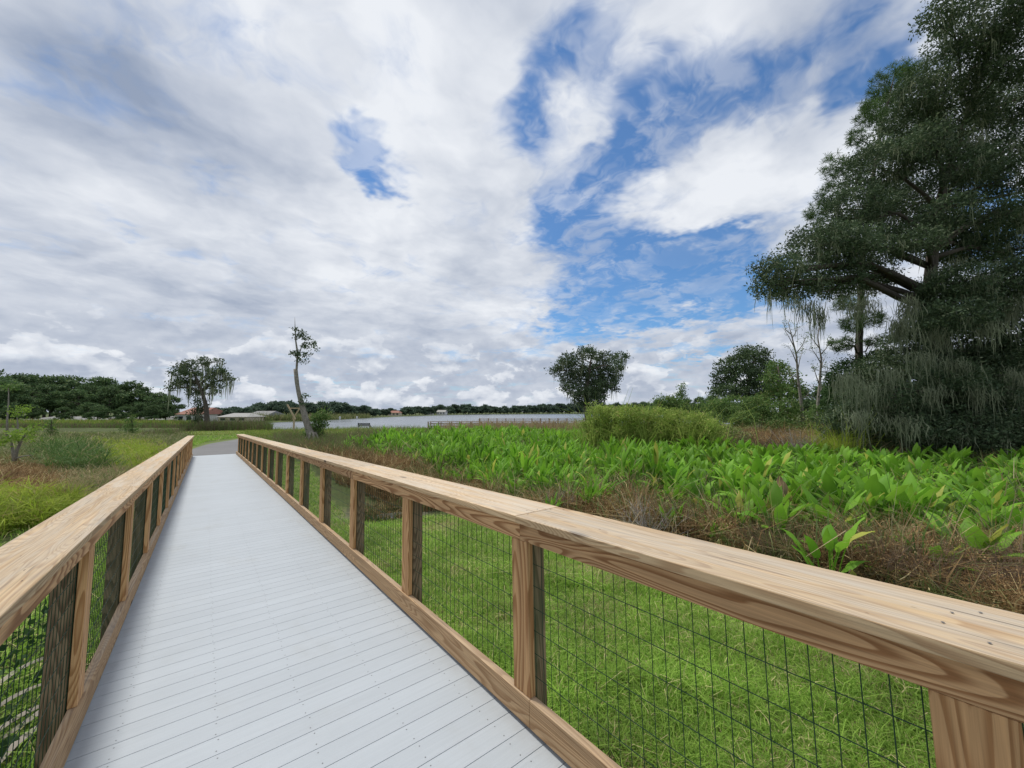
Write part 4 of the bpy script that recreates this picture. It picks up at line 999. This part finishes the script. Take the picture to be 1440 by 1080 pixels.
def tuft(x, y, n, h, w, mat, rad_, label, cat='grass tuft', lean=.5):
    p = gp(x, y, -.95); P = p[:2]+RS.normal(0, rad_, (n, 2)); return blades('grass_tuft', P, h, w, mat, lean, .7, kind=None, label=label, cat=cat)
tuft(762, 722, 500, .45, .012, 'yellowgrass', .28, 'bright green grass tuft just above the railing cap joint')
tuft(1175, 652, 420, 1.9, .022, 'yellowgrass', .35, 'tall yellowish grass tuft in front of the great oak')
tuft(1150, 640, 300, 1.6, .022, 'tan', .3, 'tan grass tuft left of the tall yellowish one')
tuft(235, 614, 500, .9, .04, 'mauve', .9, 'brownish grass tuft beside the far end of the left railing')

# ------------------------------------------------------------------ pier, bench, timber frame, posts, houses
def pier(name, A, B, ztop, zdeck, step, label, double=True, wd=1.8):
    A = np.array(A[:2]); B = np.array(B[:2]); L = np.linalg.norm(B-A); ang_ = math.atan2(B[1]-A[1], B[0]-A[0])
    t = empty(name, (A[0], A[1], 0), ang_); n = int(L/step)
    mb = MB(); k = 0; xx_ = 0
    while xx_ < L: mb.box(xx_+.003, xx_+.28, -.15, wd+.15, zdeck-.05, zdeck); xx_ += .286
    mb.build('deck', M['pier'], t)
    for row in (0, wd):
        for i in range(n+1):
            mb = MB(); mb.box(i*step-.07, i*step+.07, row-.07, row+.07, -2.6, ztop-.041); mb.build('post', M['pier'], t)
        mb = MB(); mb.box(-.1, L+.1, row-.10, row+.10, ztop-.04, ztop); mb.build('cap_rail', M['pier'], t)
        for zz in (0.35, 0.68):
            mb = MB(); z_ = zdeck+(ztop-zdeck)*zz; mb.box(0, L, row+.071, row+.11, z_-.05, z_+.05); mb.build('middle_rail', M['pier'], t)
    tag(t, label, 'pier'); return t
pier('wooden_pier', wp(602, 600, 57), wp(826, 600, 57), 0.20, -0.85, 1.55, 'near arm of the brown wooden lakeside boardwalk')
pier('wooden_pier', wp(674, 592, 84), wp(845, 592, 84), 0.22, -0.90, 1.9, 'far arm of the wooden boardwalk, out over the water')
# bench, seen from behind
bp = wp(512, 604.5, 57); bp[2] = hz(bp[0], bp[1]); ben = empty('park_bench', bp, -YAW)
for k in range(4):
    mb = MB(); mb.box(-.9, .9, -.16, -.13, .50+k*.105, .585+k*.105); 
    if k == 0: full = mb
    else: full.v += []; full.add(mb.v, mb.f)
full.build('backrest', M['dark'], ben)
mb = MB()
for k in range(4): mb.box(-.9, .9, -.10+k*.12, -.01+k*.12, .42, .45)
mb.build('seat', M['dark'], ben)
for sx in (-.8, .8):
    mb = MB(); mb.bar((sx, -.14, 0), (sx, -.145, .95), .06, .05); mb.bar((sx, .36, 0), (sx, .36, .62), .06, .05); mb.bar((sx, -.14, .62), (sx, .40, .62), .06, .04); mb.bar((sx, -.14, .40), (sx, .36, .40), .05, .04); mb.build('leg', M['dark'], ben)
tag(ben, 'dark slatted bench seen from behind on the lake shore', 'bench')
fpos = wp(413, 605, 52); fpos[2] = hz(fpos[0], fpos[1]); fr = empty('timber_perch', fpos, -YAW)
mb = MB(); mb.bar((0, 0, 0), (0, 0, 1.9), .16, .16, (0, 1, 0)); mb.build('post', M['frame'], fr)
for a, c in (((-.25, .1, 1.55), (.95, .1, 3.55)), ((.25, -.1, 1.55), (-.95, -.1, 3.55)), ((-.62, .22, 3.05), (.62, .22, 3.05))):
    mb = MB(); mb.bar(a, c, .14, .16); mb.build('brace', M['frame'], fr)
tag(fr, 'bare timber post with a crossed V-shaped top beside the broken trunk', 'wooden post')
mb = MB(); 
for i, (x, y, d) in enumerate(((502, 587, 150), (478, 588, 140))):
    c = wp(x, y, d); mb = MB(); mb.tube([(0, 0, -1), (0, 0, 1.2), (0, 0, 1.25)], [.22, .22, .05], 10); mb.box(-.35, .35, -.05, .05, .55, 1.1)
    o = mb.build('marker_post', M['white']); o.location = (c[0], c[1], WATER); o.rotation_euler = (0, 0, -YAW); tag(o, ('right' if i == 0 else 'left')+' one of the two white marker posts standing in the lake', 'marker post')
def house(x0, x1, ybase, ytop, d, wall, roof, label, dep=9, hip=1.0, nw=3):
    a = wp(x0, ybase, d); b_ = wp(x1, ybase, d); W_ = np.linalg.norm((b_-a)[:2]); c = (a+b_)/2; H_ = (ybase-ytop)/FPX*d
    z0 = min(-.95, a[2]); H_ = a[2]+H_-z0
    t = empty('house', (c[0], c[1], z0), -YAW+RS.uniform(-.15, .15)); wh = H_*.58
    mb = MB(); mb.box(-W_/2, W_/2, 0, dep, 0, wh); mb.build('wall', M[wall], t)
    o_ = .4; rd = W_*.18*hip; mb = MB()
    mb.add([(-W_/2-o_, -o_, wh), (W_/2+o_, -o_, wh), (W_/2+o_, dep+o_, wh), (-W_/2-o_, dep+o_, wh), (-W_/2+rd, dep/2, H_), (W_/2-rd, dep/2, H_)],
           [(0, 1, 5, 4), (1, 2, 5), (2, 3, 4, 5), (3, 0, 4), (3, 2, 1, 0)]); mb.build('roof', M[roof], t)
    for k in range(nw):
        wx = -W_/2+W_*(k+.5)/nw; mb = MB(); mb.box(wx-.6, wx+.6, -.03, .02, wh*.35, wh*.78); w = mb.build('window', M['pane'], t)
        mb = MB(); mb.box(wx-.7, wx+.7, -.05, -.001, wh*.28, wh*.345); mb.build('sill', M['white'], w)
    return tag(t, label, 'house')
house(247, 283, 596, 573, 100, 'white', 'redroof', 'white house with a terracotta roof behind the left mossy tree', hip=.3)
house(308, 345, 594, 581, 98, 'cream', 'paleroof', 'low pale house with a pale roof right of the left mossy tree')
house(346, 374, 593, 578, 112, 'white', 'greyroof', 'small white house with a grey gable near the lake', hip=0)
house(30, 118, 598, 586, 100, 'white', 'greyroof', 'long low house under the oaks at the far left')
house(150, 203, 597, 582, 104, 'cream', 'greyroof', 'house with a grey shingle roof behind the pine sapling', hip=.6)
house(206, 228, 598, 585, 98, 'white', 'paleroof', 'small white house left of the terracotta-roofed one')
house(546, 561, 583.5, 577.5, 250, 'cream', 'redroof', 'cream house on the far shore of the lake')
house(614, 626, 582.5, 576.5, 340, 'white', 'paleroof', 'small white-roofed house on the far shore, right of the cream house', hip=0)
house(596, 606, 582.5, 577.5, 330, 'white', 'greyroof', 'small grey-roofed house between the two pale far-shore houses', hip=.5)

# ------------------------------------------------------------------ sky
world = bpy.data.worlds.new('World'); scene.world = world; world.use_nodes = True
nt = world.node_tree; S.nt = nt
for n in list(nt.nodes): nt.nodes.remove(n)
SUN_EL = rad(66); SUN_AZ = rad(-12)     # azimuth from +Y towards +X
sky = nt.nodes.new('ShaderNodeTexSky'); sky.sky_type = 'NISHITA'; sky.sun_disc = False
sky.sun_elevation = SUN_EL; sky.sun_rotation = SUN_AZ; sky.air_density = 1.0; sky.dust_density = 0.2; sky.ozone_density = 3.5
D = coord('Generated'); dx, dy, dz = sep(D)
el = S._m('ARCSINE', dz); az = S._m('ARCTAN2', dx, dy)
zc = S._m('MAXIMUM', dz, 0.0)+0.13
PX_, PY_ = dx/zc, dy/zc
wx1 = noise(vec(PX_, PY_, 0.0), 1.5, 4, .6)-0.5; wy1 = noise(vec(PX_+7.3, PY_-3.1, 4.0), 1.5, 4, .6)-0.5
# openings to the blue: bearing, elevation, radii, tilt and depth of each one
holes = [(765,100,80,34,-60,.80),(735,175,40,26,-75,.75),(494,214,30,22,40,.95),(545,252,46,16,28,.95),(512,178,16,34,-75,.65),(1085,80,110,36,-30,.80),(1000,165,84,34,-20,.75),(890,110,50,60,-40,.55),(900,190,60,34,-40,.6),
         (850,235,84,40,-35,.85),(790,290,56,36,-20,.85),(860,320,86,36,10,.8),(1040,320,90,24,-22,.75),(880,375,110,34,-6,.95),(1000,365,70,26,-10,.8),(950,425,150,26,-6,1.05),(830,450,60,24,-6,1.1),(1050,410,60,28,-10,.85),
         (1230,85,95,36,-35,.9),(1180,130,60,26,-30,.6),(985,487,62,9,-4,.8),(960,520,70,7,-3,.35),(180,297,40,20,0,.38),(290,262,44,20,0,.42),(450,110,60,26,10,.30),(1450,330,150,70,0,1.0),(1400,270,60,30,0,.9),(700,500,60,8,0,.4),(470,545,50,8,0,.5),(640,548,40,6,0,.3),(1180,5,50,26,-30,.75),(620,60,40,60,-60,.25),(960,90,80,40,-30,.35),(920,380,120,50,-5,.35),(800,440,40,20,-6,.4),(1280,60,60,50,0,.5),(300,30,60,20,10,.2),(120,130,60,20,10,.2)]
tot = None
wa = (noise(vec(PX_, PY_, 9.0), 3.0, 4, .68)-0.5); wb = (noise(vec(PX_, PY_, 13.0), 3.0, 4, .68)-0.5)
azw = az+wa*0.26; elw = el+wb*0.20
for (hx, hy, rx, ry, ti, am) in holes:
    d0 = ray(hx, hy); a0 = math.atan2(d0[0], d0[1]); e0 = math.asin(d0[2])
    def angs(x, y):
        d_ = ray(x, y); return np.array([(math.atan2(d_[0], d_[1])-a0)*math.cos(e0), math.asin(d_[2])-e0])
    tr_ = rad(ti); u1 = angs(hx+rx*math.cos(tr_), hy+rx*math.sin(tr_)); u2 = angs(hx-ry*math.sin(tr_), hy+ry*math.cos(tr_))
    Mi = np.linalg.inv(np.stack([u1, u2], 1)); ce = math.cos(e0)
    da = (azw-a0)*ce; de = elw-e0
    q1 = da*float(Mi[0, 0])+de*float(Mi[0, 1]); q2 = da*float(Mi[1, 0])+de*float(Mi[1, 1])
    g_ = S._m('EXPONENT', (q1*q1+q2*q2)*-0.7)*am
    tot = g_ if tot is None else tot+g_
ux, uy = PX_+wx1*0.5, PY_+wy1*0.5
n1_ = noise(vec(ux, uy, 1.7), 2.4, 6, .60)
n2_ = noise(vec(ux, uy, 5.2), 7.0, 4, .62)
clear_ = smooth(tot, 0.95, 1.6)
field = S._m('MINIMUM', tot, 1.7)*0.86+((0.5-n1_)*2.4+(0.5-n2_)*1.0)*(1.0-clear_*0.40)+clear_*0.10
thin = smooth(field, 0.12, 0.92)*S._m('MAXIMUM', smooth(n2_, 0.34, 0.58)*0.45+0.55, smooth(tot, 1.0, 1.9)*0.92)
cover = 1.0-thin*0.97
low = smooth(el, 0.30, 0.06)
# cumulus heaps low over the horizon
cvw = (noise(vec(az*9.0, el*18.0, 2.0), 1.0, 4, .6)-.5)
def heaps(de, sc, seed): return noise(vec(az*11.0*sc+cvw*.6, (el+de)*17.0*sc, seed), 1.0, 5, .52)
cn = heaps(0.0, 1.0, 3.0); cn2 = heaps(0.018, 1.0, 3.0)
heads = smooth(cn, 0.505, 0.545)*low
cover = S._m('MAXIMUM', cover, smooth(el, 0.15, 0.03)*0.80)
cover = S._m('MAXIMUM', cover, heads*smooth(el, 0.24, 0.12)).clamp()
# cloud brightness: thick parts grey, thin and sunward parts white
shade = noise(vec(ux, uy, 21.0), 0.9, 5, .55)
fine_ = noise(vec(PX_+wx1*.25, PY_+wy1*.25, 33.0), 3.8, 5, .56)
shade2 = noise(vec(ux+0.14, uy-0.07, 21.0), 0.9, 5, .55)
br = (shade-0.5)*1.5+(fine_-0.5)*1.05+(shade-shade2)*1.2+0.61
spots = [(640,130,150,110,.20),(600,340,170,60,.22),(1060,240,120,50,.25),(1000,280,80,40,.15),(60,230,150,90,-.04),(300,200,120,50,-.16),(450,60,120,60,.12),(150,420,200,50,-.08),(560,490,80,20,.20),(740,448,60,18,.25),(1000,500,90,20,.25),(430,320,90,40,-.06),(950,80,60,60,.1),(180,40,160,50,.05)]
for (hx, hy, rx, ry, am) in spots:
    d0 = ray(hx, hy); a0 = math.atan2(d0[0], d0[1]); e0 = math.asin(d0[2]); k_ = FPX*(d0@Fv)
    q1 = (azw-a0)*(math.cos(e0)*FPX/rx*(1/max(.4, d0@Fv))**0); q2 = (elw-e0)*(FPX/ry)
    br = br+S._m('EXPONENT', (q1*q1+q2*q2)*-0.8)*am
relief = (cn-cn2)*2.4
br_low = relief*(0.4+0.6*heads)+heads*0.22+0.40+(fine_-0.5)*0.2+(shade-.5)*0.5
lowm = smooth(el, 0.27, 0.12)
b_all = (br*(1.0-lowm)+br_low*lowm).clamp()
ccol = mixc(b_all, (0.30, 0.365, 0.495), (0.84, 0.87, 0.92))
bg1 = nt.nodes.new('ShaderNodeBackground'); skc = S._m; tint = nt.nodes.new('ShaderNodeVectorMath'); tint.operation = 'MULTIPLY'; tint.inputs[1].default_value = (0.62, 0.92, 1.12); nt.links.new(sky.outputs[0], tint.inputs[0]); nt.links.new(tint.outputs[0], bg1.inputs[0]); bg1.inputs[1].default_value = 0.11
bg2 = nt.nodes.new('ShaderNodeBackground'); nt.links.new(ccol.s, bg2.inputs[0]); bg2.inputs[1].default_value = 1.0
mx = nt.nodes.new('ShaderNodeMixShader'); nt.links.new(cover.s, mx.inputs[0]); nt.links.new(bg1.outputs[0], mx.inputs[1]); nt.links.new(bg2.outputs[0], mx.inputs[2])
out = nt.nodes.new('ShaderNodeOutputWorld'); nt.links.new(mx.outputs[0], out.inputs[0])
try:
    world.cycles.sampling_method = 'MANUAL'; world.cycles.sample_map_resolution = 512
except Exception: pass
# sun, veiled by cloud
sl = bpy.data.lights.new('sun', 'SUN'); sl.energy = 3.1; sl.angle = rad(9); sl.color = (1.0, 0.94, 0.83)
so = link(bpy.data.objects.new('sun', sl))
sd = Vector((math.sin(SUN_AZ)*math.cos(SUN_EL), math.cos(SUN_AZ)*math.cos(SUN_EL), math.sin(SUN_EL)))
so.rotation_euler = sd.to_track_quat('Z', 'Y').to_euler()

# ------------------------------------------------------------------ camera
cd = bpy.data.cameras.new('camera'); cd.sensor_width = 36; cd.lens = FPX/1440*36; cd.clip_end = 9000; cd.clip_start = 0.05
co = link(bpy.data.objects.new('camera', cd)); co.location = (0, 0, EYE)
co.rotation_euler = (math.pi/2+PIT, 0, -YAW)
scene.camera = co
scene.view_settings.view_transform = 'Standard'; scene.view_settings.look = 'None'; scene.view_settings.exposure = 0; scene.view_settings.gamma = 1
scene.cycles.max_bounces = 6; scene.cycles.transparent_max_bounces = 4; scene.cycles.diffuse_bounces = 3; scene.cycles.glossy_bounces = 2; scene.cycles.transmission_bounces = 3
